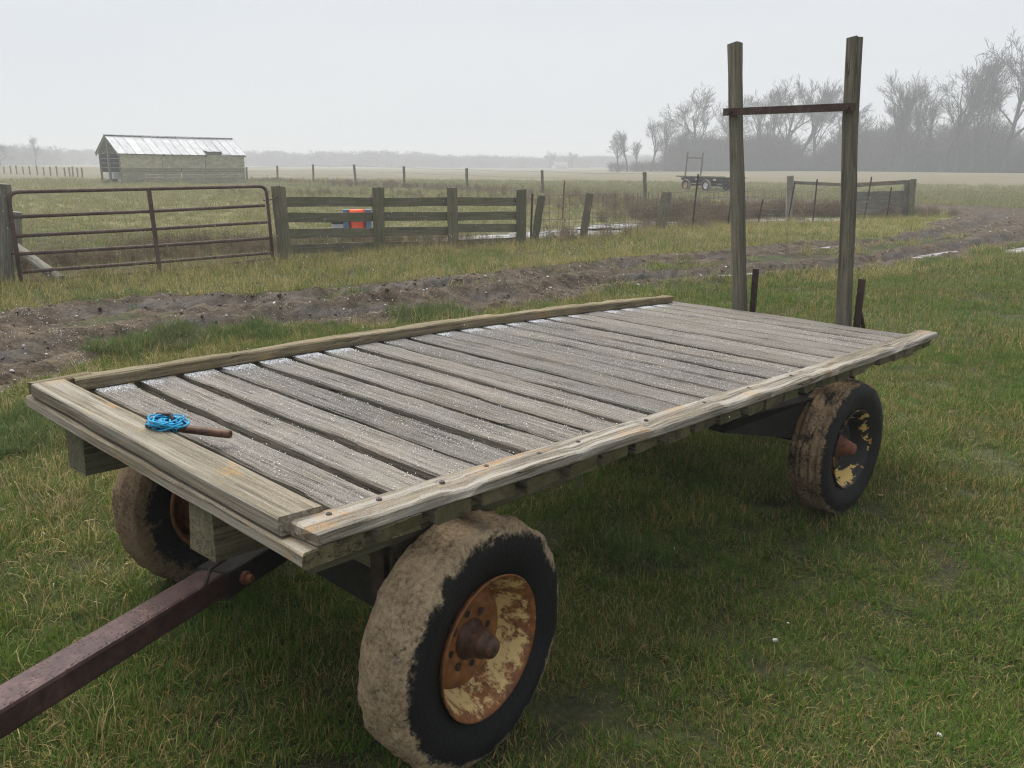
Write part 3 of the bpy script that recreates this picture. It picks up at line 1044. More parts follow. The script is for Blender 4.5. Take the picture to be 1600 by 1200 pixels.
def wheel(parent, centre, outward, seed, tyre_m, rim_m, disc_m, hub_m, mudamp=0.02, turn=0.0, Rw=RW, bolts=8, halfw=0.094, size=1.0, ribs=True):
    # rim: flange, well, then the dished disc
    prof = [(-0.085, 0.196), (-0.085, 0.212), (-0.072, 0.204), (-0.04, 0.180), (0.02, 0.178), (0.055, 0.188), (0.074, 0.204), (0.090, 0.2125), (0.092, 0.209), (0.080, 0.200), (0.060, 0.184), (0.030, 0.172), (0.000, 0.160), (-0.012, 0.152)]
    w = MB().lathe(prof, 64).build('wheel', rim_m, parent, True)
    x = Vector((math.sin(turn) * outward, outward * math.cos(turn), 0)) * 1.0
    place(w, centre, Vector(centre) + x, up=(0, 0, 1))
    w.scale = (size, size, size)
    d = MB().lathe([(-0.016, 0.154), (-0.006, 0.148), (0.004, 0.135), (0.012, 0.118), (0.012, 0.100), (0.006, 0.090), (0.006, 0.055), (0.006, 0.0)], 48)
    d.build('disc', disc_m, w, True)
    v, f, wt = tyre_mesh(seed, mudamp, Rw, halfw, ribs)
    t = mk('tyre', v, f, tyre_m, w, True)
    at = t.data.attributes.new('tread', 'FLOAT', 'POINT')
    at.data.foreach_set('value', wt.astype(np.float32))
    h = MB().lathe([(0.0, 0.060), (0.012, 0.060), (0.018, 0.050), (0.040, 0.045), (0.052, 0.042), (0.056, 0.040), (0.066, 0.040), (0.069, 0.033), (0.086, 0.033), (0.095, 0.028), (0.101, 0.016), (0.103, 0.0)], 28)
    h.build('hub', hub_m, w, True)
    for k in range(bolts):
        q = 2 * math.pi * k / bolts + seed * 0.3
        hole = (k % 2 == 0)
        r = 0.083
        b = MB()
        if hole:
            b.lathe([(0.0, 0.015), (0.009, 0.015), (0.009, 0.010), (0.0125, 0.009), (0.0125, 0.0)], 6)
            o = b.build('lug_nut', M['hub'], w)
        else:
            b.lathe([(0.0, 0.0), (0.0, 0.0), (0.0085, 0.011), (0.0082, 0.0)], 14)
            o = b.build('bolt_hole_shade', M['blackplastic'], w)  # raised black disc, the shade inside a hole put into colour
        o.location = (0, r * math.cos(q), r * math.sin(q))
    return w


wheel(wagon, (S1, YW, RW - 0.006), -1, 3, M['tyre'], M['rimcream'], M['disc'], M['hub'], 0.026, turn=R(-7), ribs=False)
wheel(wagon, (S2, YW, 0.333), -1, 17, M['tyre_b'], M['rimyellow'], M['blacksteel'], M['redhub'], 0.010, turn=R(3), Rw=0.360, halfw=0.100, size=0.935)
wheel(wagon, (S1, DW - YW, RW - 0.006), 1, 29, M['tyre_muddy'], M['disc'], M['disc'], M['hub'], 0.026, turn=R(-7), ribs=False)
wheel(wagon, (S2, DW - YW, 0.333), 1, 41, M['tyre'], M['rimyellow'], M['blacksteel'], M['redhub'], 0.015, Rw=0.360, halfw=0.100, size=0.935)
# drum behind the left front wheel, seen from inside
for y, sg in ((DW - YW - 0.06, 1), (YW + 0.06, -1)):
    o = MB().lathe([(0.0, 0.0), (0.0, 0.12), (0.045, 0.12), (0.05, 0.0)], 28).build('brake_drum', M['disc'], wagon)
    place(o, (S1, y - 0.03 * sg, RW), (S1, y + 0.02 * sg, RW))

# tongue: hollow square section, pitted rust, and its hinge
ta, tb = Vector((0.13, 0.63, 0.505)), Vector((-0.525, 0.355, 0.530))
td = (tb - ta).normalized()
tend = tb + td * 0.95


def bar(name, a, b, w, h, mat, parent, bev=0.012, up=(0, 0, 1)):
    L = (Vector(b) - Vector(a)).length
    pr = []
    for (sy, sz) in ((-1, -1), (-1, 1), (1, 1), (1, -1)):
        cy, cz = sy * (w / 2 - bev), sz * (h / 2 - bev)
        a0 = {(-1, -1): 180, (-1, 1): 90, (1, 1): 0, (1, -1): 270}[(sy, sz)]
        for q in ((90, 45, 0) if True else ()):
            qq = math.radians(a0 + q)
            pr.append((cy + bev * math.cos(qq), cz + bev * math.sin(qq)))
    n = len(pr)
    v = [(x, y, z) for x in (0, L) for (y, z) in pr]
    f = [(j, (j + 1) % n, n + (j + 1) % n, n + j) for j in range(n)] + [tuple(reversed(range(n))), tuple(range(n, 2 * n))]
    o = mk(name, v, f, mat, parent)
    place(o, a, b, up)
    bm = bmesh.new()
    bm.from_mesh(o.data)
    bmesh.ops.recalc_face_normals(bm, faces=bm.faces)
    bm.to_mesh(o.data)
    bm.free()
    return o


tg = bar('tongue', ta, tend, 0.088, 0.070, M['tongue'], wagon, 0.010)
tg['label'] = 'pitted rusty steel drawbar tongue'
side = td.cross(Vector((0, 0, 1))).normalized()
hb = bar('tongue_hinge', ta - td * 0.42 + Vector((0, 0, 0.0)), ta + td * 0.045, 0.112, 0.080, M['blacksteel'], wagon, 0.008)
for sgn in (-1, 1):
    o = MB().lathe([(-0.008, 0.0), (-0.008, 0.020), (0.012, 0.020), (0.012, 0.012), (0.028, 0.012), (0.028, 0.0)], 8).build('hinge_bolt', M['redhub'], wagon)
    c = ta - td * 0.02 + side * (0.058 * sgn)
    place(o, c, c + side * sgn)
bk = MB().tube([ta + td * 0.12 - side * 0.04 + Vector((0, 0, 0.035)), ta + td * 0.10 - side * 0.045 + Vector((0, 0, 0.075)), ta + td * 0.02 - side * 0.03 + Vector((0, 0, 0.07))], 0.006, 6)
bk.build('spring_hook', M['rustbar'], wagon)
ring = MB()
rc = tend + td * 0.055
ring.tube([rc + td * (0.055 * math.cos(q)) + side * (0.055 * math.sin(q)) for q in np.linspace(0, 2 * math.pi, 17)], 0.014, 8)
ring.build('hitch_ring', M['rustbar'], wagon)

# rear rack: two posts and the cross bar
def rear_post(yb, yt, seed, zt):
    s0, s1_ = DL + 0.065, DL + 0.09
    o = board('rack_post', (s0, yb, 0.46), (s1_, yt, zt), 0.068, 0.078, M['post'], wagon, seed, up=(1, 0, 0), segs=22, edge=0.006, warp=0.012, chamfer=0.007, nfreq=2.0)
    return o


rear_post(1.165, 1.382, 700, 2.41)
rear_post(0.480, 0.622, 720, 2.375)
cb = MB().box(DL + 0.018, DL + 0.068 - 0.052, 0.55, 1.375, 1.985, 2.026)
cb = MB()
cb.box(DL + 0.012, DL + 0.018, 0.545, 1.385, 1.976, 2.020)
cb.box(DL + 0.018, DL + 0.052, 0.545, 1.385, 2.014, 2.020)
cb.build('rack_cross_bar', M['rustbar'], wagon)
for y in (0.59, 1.335):
    o = MB().lathe([(0, 0), (0, 0.012), (0.012, 0.012), (0.012, 0)], 6).build('bolt', M['rustbar'], wagon)
    place(o, (DL + 0.012, y, 1.998), (DL, y, 1.998))
for yb in (1.155, 0.470):
    MB().box(DL + 0.098, DL + 0.110, yb - 0.052, yb - 0.012, 0.42, 1.03).build('post_bracket', M['rustbar'], wagon)
    MB().box(DL + 0.02, DL + 0.105, yb - 0.046, yb - 0.036, 0.50, 0.62).build('post_bracket', M['rustbar'], wagon)
o = bar('post_brace', (DL + 0.105, 0.435, 0.86), (DL + 0.20, 0.37, 0.52), 0.030, 0.012, M['rustbar'], wagon, 0.003)
MB().box(DL - 0.10, DL + 0.13, 0.42, 1.36, 0.455, 0.50).build('rack_sill', M['blacksteel'], wagon)
board('stringer', D(DL - 0.5, 0.85, -0.30), D(DL + 0.02, 0.85, -0.30), 0.10, 0.12, M['darkwood'], wagon, 733, segs=4)

# ------------------------------------------------------------------ hitch pin with twine, lying on the front board
def to_world(p):
    return wagon.matrix_basis @ Vector(p)


wagon.matrix_basis = Matrix.Translation((WX, WY, 0)) @ Matrix.Rotation(YAW, 4, 'Z')
pa, pb = D(0.066, 0.896, 0.0170), D(0.222, 0.695, 0.0005)
pin = empty('hitch_pin', to_world(pa), YAW, 'rusty hitch pin wrapped in bright blue twine on the front board', 'hitch pin')
dv = pb - pa
Lp = dv.length
pin_m = MB().lathe([(0.0, 0.0), (0.0, 0.011), (0.004, 0.0125), (Lp - 0.006, 0.0125), (Lp, 0.011), (Lp, 0.006), (Lp - 0.02, 0.005), (Lp - 0.02, 0.0)], 16).build('shaft', M['hub'], pin, True)
place(pin_m, (0, 0, 0), dv)
hdl = MB().tube([dv.normalized() * 0.02 + Vector((0, 0, 0.0)), dv.normalized() * 0.03 + Vector((0.01, 0.01, 0.03)), dv.normalized() * 0.07 + Vector((0.012, 0.012, 0.034)), dv.normalized() * 0.085 + Vector((0, 0, 0.006))], 0.006, 8)
hdl.build('handle', M['hub'], pin, True)
tw = MB()
rt = random.Random(5)
ex = dv.normalized()
ey = Vector((0, 0, 1)).cross(ex).normalized()
for k in range(17):
    c = ex * (0.062 + rt.uniform(-0.014, 0.014)) + ey * rt.uniform(-0.010, 0.010) + Vector((0, 0, 0.006 + rt.uniform(0.0, 0.016)))
    ra, rb = rt.uniform(0.036, 0.056), rt.uniform(0.022, 0.036)
    an = rt.uniform(-0.5, 0.5)
    tz = rt.uniform(-0.25, 0.25)
    tz2 = rt.uniform(-0.25, 0.25)
    pts = []
    for q in np.linspace(0, 2 * math.pi, 25):
        xx, yy = ra * math.cos(q), rb * math.sin(q)
        xr, yr = xx * math.cos(an) - yy * math.sin(an), xx * math.sin(an) + yy * math.cos(an)
        z = c.z + xr * tz + yr * tz2 + 0.003 * math.sin(3 * q + k)
        p = Vector((c.x, c.y, 0)) + ex * xr + ey * yr
        p.z = max(z, -0.012 - 0.0)
        pts.append(p)
    tw.tube(pts, 0.0026, 6, cap=False)
for k in range(6):
    u0 = 0.035 + 0.011 * k
    pts = []
    for q in np.linspace(0, 2 * math.pi, 15):
        pts.append(ex * (u0 + 0.01 * math.sin(q + k)) + ey * (0.018 * math.cos(q)) + Vector((0, 0, 0.004 + 0.018 * math.sin(q))))
    tw.tube(pts, 0.0026, 6, cap=False)
tw.build('twine', M['twine'], pin, True)

# ================================================================== fences
def px_at(x, y, Y):
    """point on a photo line of sight at distance Y ahead"""
    d = _F + _R2 * ((x - 800) / F_PX) + _U2 * ((600 - y) / F_PX)
    return Vector((0, 0, CAM_H)) + d * (Y / d.y)


def post_at(xb, yb, xt, yt, w, mat, parent, seed, name='post', Y=None, d=None, round_=False):
    B = px_ground(xb, yb) if Y is None else Vector((px_at(xb, yb, Y).x, Y, 0))
    T = px_at(xt, yt, B.y)
    zg = ground_z(B.x, B.y)
    k = (T - Vector((B.x, B.y, zg)))
    low = Vector((B.x, B.y, zg)) - k.normalized() * 0.12
    po = parent.location if parent else Vector((0, 0, 0))
    if round_:
        n = 10
        rs = random.Random(seed)
        pts = [low + (T - low) * (q / 6) + Vector((rs.uniform(-.008, .008), rs.uniform(-.008, .008), 0)) for q in range(7)]
        L = (T - low).length
        b = MB().tube([(L * q / 8, rs.uniform(-.006, .006), rs.uniform(-.006, .006)) for q in range(9)], [w / 2 * rs.uniform(0.93, 1.05) for q in range(9)], n)
        o = b.build(name, mat, parent)
        place(o, low - po, T - po, up=(0, 1, 0))
    else:
        o = board(name, low - po, T - po, d or w, w, mat, parent, seed, up=(0.2, 1, 0), segs=8, edge=0.006, warp=0.008, chamfer=0.012, ends=0.012)
    return B, T, o


def steel_post(xb, yb, xt, yt, mat, parent, Y=None):
    B = px_ground(xb, yb) if Y is None else Vector((px_at(xb, yb, Y).x, Y, 0))
    T = px_at(xt, yt, B.y)
    low = Vector((B.x, B.y, ground_z(B.x, B.y) - 0.1))
    L = (T - low).length
    m = MB()
    m.box(0, L, -0.022, 0.022, -0.004, 0.004)
    m.box(0, L, -0.004, 0.004, 0.004, 0.034)
    z = 0.3
    while z < L - 0.05:
        m.box(z, z + 0.02, -0.012, 0.012, -0.012, -0.004)
        z += 0.11
    o = m.build('steel_post', mat, parent)
    po = parent.location
    place(o, low - po, T - po, up=(0.3, 1, 0))
    return B, T


def fence_root(name, loc, label, cat='fence', group=None):
    return empty(name, (loc[0], loc[1], 0), 0, label, cat, group)


# board fence beside the gate
bf = fence_root('board_fence', px_ground(445, 408), 'mossy wooden board fence with four square posts beside the rusty gate')
posts = []
for i, (xb, yb, xt, yt, w) in enumerate(((446, 408, 434, 291, 0.185), (592, 393, 591, 293, 0.185), (708, 389, 706, 294, 0.175), (815, 383, 815, 296, 0.185))):
    B, T, o = post_at(xb, yb, xt, yt, w, M['fence'], bf, 800 + i)
    posts.append((B, T))
rows = [  # board centre heights in the photograph at the left and right ends of every bay
    [((445, 315), (585, 316)), ((447, 340), (585, 339)), ((450, 366), (585, 363)), ((452, 390), (585, 385))],
    [((598, 316), (700, 315)), ((598, 338), (700, 338)), ((598, 362), (700, 361)), ((598, 385), (700, 383))],
    [((712, 315), (810, 315)), ((714, 338), (810, 337)), ((714, 357), (810, 356)), ((716, 381), (810, 376))]]
for bay, rws in enumerate(rows):
    Ya, Yb = posts[bay][0].y, posts[bay + 1][0].y
    for j, ((xa, ya), (xb, yb)) in enumerate(rws):
        a = px_at(xa - 8, ya, Ya + 0.115)
        b = px_at(xb + 8, yb, Yb + 0.115)
        board('fence_board', a - bf.location, b - bf.location, 0.026, 0.172, M['fence'], bf, 820 + bay * 10 + j, segs=12, edge=0.004, warp=0.012, chamfer=0.003, ends=0.01)

# steel tube gate
GA, GB = px_ground(30, 447), px_ground(430, 410)
gate = fence_root('farm_gate', GA, 'sagging rusty six-bar steel tube gate in front of the pasture', 'gate')
gL = (GB - GA).length
gd = (GB - GA).normalized()
gz = Vector((0, 0, 1))


def gp(u, z):
    return (gd * (u * gL) + gz * z)


def gate_frac(x, y):
    """where a line of sight meets the gate's plane: fraction along and height"""
    d = _F + _R2 * ((x - 800) / F_PX) + _U2 * ((600 - y) / F_PX)
    nrm = Vector((gd.y, -gd.x, 0))
    o = Vector((0, 0, CAM_H))
    t = (GA - o).dot(nrm) / d.dot(nrm)
    p = o + d * t
    return (p - GA).dot(gd) / gL, p.z


tl = gate_frac(12, 300)
tr_ = gate_frac(416, 291)
bl_ = gate_frac(34, 448)
br_ = gate_frac(427, 412)
rt_ = 0.028
fr = []
ptsf = [gp(bl_[0], 0.05), gp((bl_[0] + tl[0]) / 2, (0.05 + tl[1]) / 2)]
c0 = gp(*tl)
c1 = gp(*tr_)
for q in np.linspace(0, 1, 6):
    ptsf.append(((c0 - gz * 0.14) * (1 - q) + c0 * q) * (1 - q) + (c0 * (1 - q) + (c0 + gd * 0.14) * q) * q)
for q in np.linspace(0, 1, 6):
    ptsf.append(((c1 - gd * 0.14) * (1 - q) + c1 * q) * (1 - q) + (c1 * (1 - q) + (c1 - gz * 0.14) * q) * q)
ptsf += [gp((br_[0] + tr_[0]) / 2, (tr_[1] + 0.05) / 2), gp(br_[0] - 0.0, 0.06)]
MB().tube(ptsf, rt_, 10).build('gate_frame', M['gate'], gate, True)
for (ya, yb, xa, xb) in ((339, 321, 19, 413), (369, 347, 24, 417), (397, 372, 28, 420), (425, 395, 33, 424)):
    a = gate_frac(xa, ya)
    b = gate_frac(xb, yb)
    MB().tube([gp(*a), gp(*[(a[0] + b[0]) / 2, (a[1] + b[1]) / 2 - 0.008]), gp(*b)], rt_ * 0.92, 10).build('gate_bar', M['gate'], gate, True)
a, b = gate_frac(40, 447), gate_frac(428, 413)
MB().tube([gp(a[0], 0.055), gp(0.55, 0.02), gp(b[0], 0.07)], rt_ * 0.92, 10).build('gate_bar', M['gate'], gate, True)
a, b = gate_frac(231, 297), gate_frac(249, 428)
o = bar('gate_upright', gp(*a) + Vector((gd.y, -gd.x, 0)) * 0.03, gp(*b) + Vector((gd.y, -gd.x, 0)) * 0.03, 0.07, 0.012, M['gate'], gate, 0.002, up=(gd.y, -gd.x, 0))
a = gate_frac(412, 313)
ch = MB()
hasp0, hasp1 = gp(*a), posts[0][0] - GA + Vector((0, 0, 1.18))
ch.tube([hasp0, (hasp0 + hasp1) / 2 + Vector((0, 0, -0.05)), hasp1], 0.012, 6)
ch.build('latch_chain', M['gate'], gate)

# hinge post, smaller post behind it, brace pole, and the next gate running out of the picture
hp = fence_root('gate_post', px_ground(8, 445), 'old grey round post with wire staples carrying the gate hinges', 'post')
post_at(8, 446, 2, 287, 0.24, M['greypost'], hp, 850, 'post_shaft', round_=True)
for k, z in enumerate((0.55, 0.9, 1.18)):
    MB().tube([(0.14 * math.cos(q) , 0.14 * math.sin(q), z + 0.01 * math.sin(q * 2)) for q in np.linspace(0, 2 * math.pi, 13)], 0.006, 5).build('wire_wrap', M['wire'], hp)
for z in (0.42, 1.0):
    o = MB().tube([(0.0, -0.10, z), (0.16, -0.10, z + 0.02), (0.26, -0.02, z + 0.02)], 0.018, 6).build('hinge', M['gate'], hp)
sp_ = fence_root('fence_post', px_ground(27, 420), 'short grey post standing just behind the gate hinge end', 'post')
post_at(27, 420, 25, 331, 0.16, M['greypost'], sp_, 853, 'post_shaft', round_=True)
bp = fence_root('brace_pole', px_ground(100, 448), 'pale fallen brace pole leaning behind the gate', 'pole')
pa_, pb_ = px_ground(97, 444), px_at(26, 386, px_ground(97, 444).y + 0.9)
o = MB().tube([(0, 0, 0), (0.7, 0.01, 0.0), ((pb_ - pa_).length, 0, 0)], [0.075, 0.07, 0.062], 10).build('pole_shaft', M['greypost'], bp)
place(o, pa_ - bp.location + Vector((0, 0, 0.05)), pb_ - bp.location)
g2 = fence_root('farm_gate', px_ground(-30, 452), 'second rusty tube gate of which only the hinged end shows past the old post', 'gate')
ea = px_ground(14, 446) - g2.location
eb = px_ground(-330, 500) - g2.location
for z in (0.12, 0.40, 0.68, 0.95, 1.2):
    MB().tube([ea + Vector((0, 0, z)), eb + Vector((0, 0, z))], 0.026, 8).build('gate_bar', M['gate'], g2, True)
for p in (ea, eb):
    MB().tube([p + Vector((0, 0, 0.10)), p + Vector((0, 0, 1.22))], 0.028, 8).build('gate_frame', M['gate'], g2, True)

# woven wire fence running away from the board fence
wf = fence_root('wire_fence', px_ground(830, 380), 'woven wire fence with leaning lichen-stained posts and thin steel stakes')
WP = []
B, T = steel_post(829, 379, 832, 302, M['tpost'], wf)
WP.append(B)
post_at(835, 379, 846, 306, 0.15, M['fence'], wf, 861)
B, T, o = post_at(910, 376, 922, 302, 0.16, M['fencelichen'], wf, 862)
o['label'] = 'leaning post stained orange with lichen'
WP.append(B)
B, T, o = post_at(1030, 360, 1040, 300, 0.19, M['fencelichen'], wf, 863)
WP.append(B)
post_at(1037, 360, 1047, 300, 0.13, M['greypost'], wf, 864)
B, T = steel_post(1081, 358, 1091, 272, M['tpost'], wf)
WP.append(B)
for (xb, yb, xt, yt) in ((1137, 354, 1143, 305), (1183, 352, 1192, 312), (1230, 347, 1242, 285), (1270, 346, 1277, 280)):
    B, T = steel_post(xb, yb, xt, yt, M['tpost'], wf)
    WP.append(B)
steel_post(879, 340, 882, 282, M['redpost'], wf, Y=27.0)
for i in range(len(WP) - 1):
    a, b = WP[i], WP[i + 1]
    L = (b - a).length
    m = MB()
    za, zb = ground_z(a.x, a.y), ground_z(b.x, b.y)
    for k, z in enumerate((0.06, 0.20, 0.34, 0.50, 0.66, 0.84, 1.02)):
        sag = 0.02 * math.sin(k * 2.3 + i)
        m.tube([a + Vector((0, 0, za + z)), (a + b) / 2 + Vector((0, 0, (za + zb) / 2 + z - 0.03 + sag)), b + Vector((0, 0, zb + z))], 0.0052, 4, cap=False)
    nv = int(L / 0.16)
    for k in range(1, nv):
        p = a + (b - a) * (k / nv)
        q = 0.03 * math.sin(k * 1.7)
        m.tube([p + Vector((0, 0, za + 0.03)), p + Vector((q, 0, za + 0.5)), p + Vector((q * 1.5, 0, za + 1.0))], 0.0046, 4, cap=False)
    o = m.build('woven_wire', M['wire'], wf)
    o.location = -wf.location

# broken board pen at the end of the wire fence
pen = fence_root('board_pen', px_ground(1425, 340), 'weathered plank pen with drooping top rail and leaning steel stakes at the track bend')
YL, YR = 27.5, 30.4
PB = []
B, T, o = post_at(1233, 345, 1235, 275, 0.20, M['greypost'], pen, 870, Y=YL)
B, T, o = post_at(1414, 337, 1418, 281, 0.24, M['greypost'], pen, 871, Y=YR)
B, T, o = post_at(1422, 340, 1427, 280, 0.18, M['fence'], pen, 872, Y=YR - 0.25)
board('top_rail', px_at(1237, 285, YL) - pen.location, px_at(1345, 290, 29.2) - pen.location, 0.05, 0.10, M['greypost'], pen, 873, segs=8)
board('top_rail', px_at(1322, 290, 29.0) - pen.location, px_at(1420, 284, YR) - pen.location, 0.04, 0.14, M['fencelichen'], pen, 874, segs=8)
for j, (ya, yb) in enumerate(((303.5, 301), (310.5, 308), (317.5, 315.5), (324.5, 322.5), (331, 330.5))):
    board('pen_board', px_at(1322, ya, 29.1) - pen.location, px_at(1417, yb, YR + 0.05) - pen.location, 0.03, 0.150, M['greypost'], pen, 880 + j, segs=8, edge=0.008, warp=0.012)
for (xb, yb, xt, yt, Y) in ((1350, 342, 1362, 276, 28.5), (1386, 333, 1393, 292, 29.6)):
    steel_post(xb, yb, xt, yt, M['tpost'], pen, Y=Y)

# line of posts on the far side of the pasture
ff = fence_root('pasture_fence', px_ground(433, 283), 'row of thin grey posts with slack wires across the far side of the pasture')
FP = []
for i, (x, yb, yt, w) in enumerate(((385, 284, 261, 0.18), (433, 284, 259, 0.18), (489, 286, 257, 0.18), (553, 288, 257, 0.20), (631, 292, 260, 0.20), (729, 298, 263, 0.20), (847, 304, 266, 0.18), (1007, 318, 269, 0.18))):
    B, T, o = post_at(x + (1 if i != 3 else 3), yb, x, yt, w, M['fence'], ff, 900 + i, round_=True)
    FP.append((B, T))
for i in range(len(FP) - 1):
    m = MB()
    for k in (0.95, 0.7, 0.45):
        a = FP[i][0] + (FP[i][1] - FP[i][0]) * k
        b = FP[i + 1][0] + (FP[i + 1][1] - FP[i + 1][0]) * k
        m.tube([a, (a + b) / 2 - Vector((0, 0, 0.05)), b], 0.006, 4, cap=False)
    o = m.build('fence_wire', M['wire'], ff)
    o.location = -ff.location

lf = fence_root('field_fence', (-58, 118, 0), 'faint distant row of small fence posts left of the open shed')
prev = None
for i, x in enumerate((8, 17, 27, 37, 46, 56, 66, 77, 87, 97, 107, 119, 126, 131, 138, 145)):
    Yv = 122 - i * 1.9
    B = Vector((px_depth(x, Yv), Yv, 0))
    z = ground_z(B.x, B.y)
    o = MB().tube([(0, 0, 0), (0.6, 0.01, 0), (1.15 + 0.1 * math.sin(i * 2.1), 0, 0)], 0.085, 7).build('post', M['fence'], lf)
    place(o, B - lf.location + Vector((0, 0, z - 0.1)), B - lf.location + Vector((0.02 * math.sin(i), 0, z + 1.0)), up=(0, 1, 0))

# ================================================================== things in the pasture
c = Vector((px_depth(560, 19.6), 19.6, 0))
fd = empty('feed_drum', (c.x, c.y, ground_z(c.x, c.y)), 0.2, 'bright orange drum with blue-grey bands behind the board fence', 'drum')
o = MB().lathe([(0, 0), (0, 0.17), (0.02, 0.185), (0.18, 0.185), (0.20, 0.195), (0.22, 0.185), (0.44, 0.185), (0.46, 0.195), (0.48, 0.185), (0.62, 0.18), (0.64, 0.16), (0.64, 0)], 28).build('body', M['orange'], fd, True)
place(o, (0, 0, 0.03), (0, 0, 1), up=(1, 0, 0))
for sx in (-0.25, 0.25):
    MB().box(sx - 0.065, sx + 0.065, -0.14, 0.14, 0.0, 0.67).build('side_panel', M['bluegrey'], fd)
MB().box(-0.31, 0.31, 0.19, 0.215, 0.02, 0.66).build('back_panel', M['bluegrey'], fd)
c2 = Vector((px_depth(530, 19.6), 19.65, 0))
bx_ = empty('battery_box', (c2.x, c2.y, ground_z(c2.x, c2.y)), 0.15, 'black-topped white box standing beside the orange drum', 'box')
MB().box(-0.13, 0.13, -0.13, 0.13, 0.0, 0.36).build('base', M['whiteplastic'], bx_)
MB().box(-0.145, 0.145, -0.145, 0.145, 0.36, 0.50).build('lid', M['blackplastic'], bx_)
MB().box(-0.10, 0.10, -0.10, 0.10, 0.50, 0.60).build('hood', M['blackplastic'], bx_)
for i, (x, y, L, an) in enumerate(((568, 303, 0.9, 0.3), (580, 303, 0.7, -0.4), (535, 305, 0.6, 0.1), (622, 307, 0.7, 0.25))):
    Yv = 38.0
    p = Vector((px_depth(x, Yv), Yv, 0))
    rs = random.Random(i + 60)
    pts = [Vector((L * (k / 5 - 0.5), rs.uniform(-.05, .05), 0.07 + rs.uniform(0, .1))) for k in range(6)]
    b = MB().tube(pts, [0.07, 0.075, 0.06, 0.055, 0.05, 0.03], 7)
    b.tube([pts[2], pts[2] + Vector((0.12, 0.1, 0.22)), pts[2] + Vector((0.25, 0.12, 0.30))], [0.04, 0.03, 0.015], 6)
    o = b.build('fallen_branch', M['greypost'], None, False, (p.x, p.y, ground_z(p.x, p.y)))
    o.rotation_euler.z = an
    tag(o, 'dark fallen branch lying in the grass beyond the board fence', 'branch', 'branches lying in the pasture')

# ------------------------------------------------------------------ open shed
SA = Vector((px_depth(204, 67), 67, 0))
sa = R(44)
shed = empty('livestock_shed', (SA.x, SA.y, ground_z(SA.x, SA.y)), sa, 'long open-ended livestock shed with grey metal roof and plank walls', 'shed')
shed.scale = (0.9, 0.9, 0.9)
SL, SDp = 11.4, 5.0
EV, AP = 2.55, 4.05
board_kw = dict(segs=6, edge=0.01, warp=0.012, chamfer=0.006)
# long front wall (y = 0): three panels above, two runs of planks below
for k, (x0, x1) in enumerate(((0.05, 3.6), (3.63, 7.55), (7.6, SL - 0.02))):
    MB().box(x0, x1, -0.03 - 0.006 * k, 0.01, 1.32, EV - 0.06).build('wall_panel', M['shedwall'], shed)
for (x0, x1) in ((0.05, 5.25), (5.3, SL - 0.02)):
    for j in range(5):
        z = 0.05 + j * 0.255
        MB().box(x0 + random.uniform(0, .03), x1 - random.uniform(0, .03), -0.055 - 0.006 * (j % 2), -0.02, z, z + 0.235).build('wall_plank', M['shedplank'], shed)
MB().box(0.02, SL, -0.09, -0.058, 1.27, 1.35).build('wall_batten', M['shedplank'], shed)
# back wall stops short of the ground; its dark colour paints the inside shade
for j in range(4):
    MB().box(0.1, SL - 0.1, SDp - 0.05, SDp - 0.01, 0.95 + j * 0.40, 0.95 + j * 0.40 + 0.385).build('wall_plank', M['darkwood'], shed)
MB().box(SL - 0.06, SL - 0.02, 0.05, SDp - 0.05, 0.9, EV).build('end_wall', M['darkwood'], shed)  # coloured dark for the shaded inside seen through the open gable
for x in (0.08, 3.8, 7.6, SL - 0.1):
    for y in (0.10, SDp - 0.12):
        board('post', (x, y, -0.1), (x, y, EV), 0.15, 0.15, M['fence'], shed, int(x * 10 + y), up=(1, 0, 0), segs=4)
board('post', (0.06, SDp * 0.55, -0.1), (0.02, SDp * 0.5, AP - 0.15), 0.20, 0.18, M['greypost'], shed, 930, up=(1, 0, 0), segs=5)
for x in (-0.12, 3.8, 7.6, SL + 0.02):
    for (ya, yb) in ((-0.25, SDp / 2), (SDp + 0.25, SDp / 2)):
        za = EV - 0.14
        board('rafter', (x, ya, za), (x, yb, AP - 0.10), 0.06, 0.16, M['greypost'] if x < 0 else M['darkwood'], shed, int(940 + x * 3 + ya), up=(0, 0, 1), segs=3)  # inner rafters coloured dark as shade under the roof
# roof sheets with raised seams
NS = 15
for sd in (0, 1):
    for k in range(NS):
        x0 = -0.2 + (SL + 0.35) * k / NS
        x1 = -0.2 + (SL + 0.35) * (k + 1) / NS
        lift = 0.30 if (sd == 0 and k in (10, 11)) else (0.10 if (sd == 0 and k == 12) else 0.0)
        vv, fcs = [], []
        nseg = 8
        for i in range(nseg + 1):
            q = i / nseg
            if sd == 0:
                y = -0.30 + (SDp / 2 + 0.30) * q
                z = EV - 0.06 + (AP - EV + 0.06) * q
            else:
                y = SDp + 0.30 - (SDp / 2 + 0.30) * q
                z = EV - 0.06 + (AP - EV + 0.06) * q
            z += lift * max(0, 1 - q * 3.2) ** 1.5 - 0.03 * math.sin(math.pi * k / NS)
            xs_ = [x0, x0 + 0.035, x0 + 0.05, x1 - 0.05, x1 - 0.035, x1]
            zs_ = [0.035, 0.035, 0.0, 0.0, 0.035, 0.035]
            for xx, zz in zip(xs_, zs_):
                vv.append((xx, y, z + zz + 0.05))
        for i in range(nseg):
            for j in range(5):
                a = i * 6 + j
                fcs.append((a, a + 1, a + 7, a + 6) if sd == 0 else (a + 6, a + 7, a + 1, a))
        mk('roof_sheet', vv, fcs, M['roof'], shed)
MB().box(-0.25, SL + 0.2, SDp / 2 - 0.16, SDp / 2 + 0.16, AP + 0.055, AP + 0.085).build('ridge_cap', M['roof'], shed)
tk = shed.matrix_basis
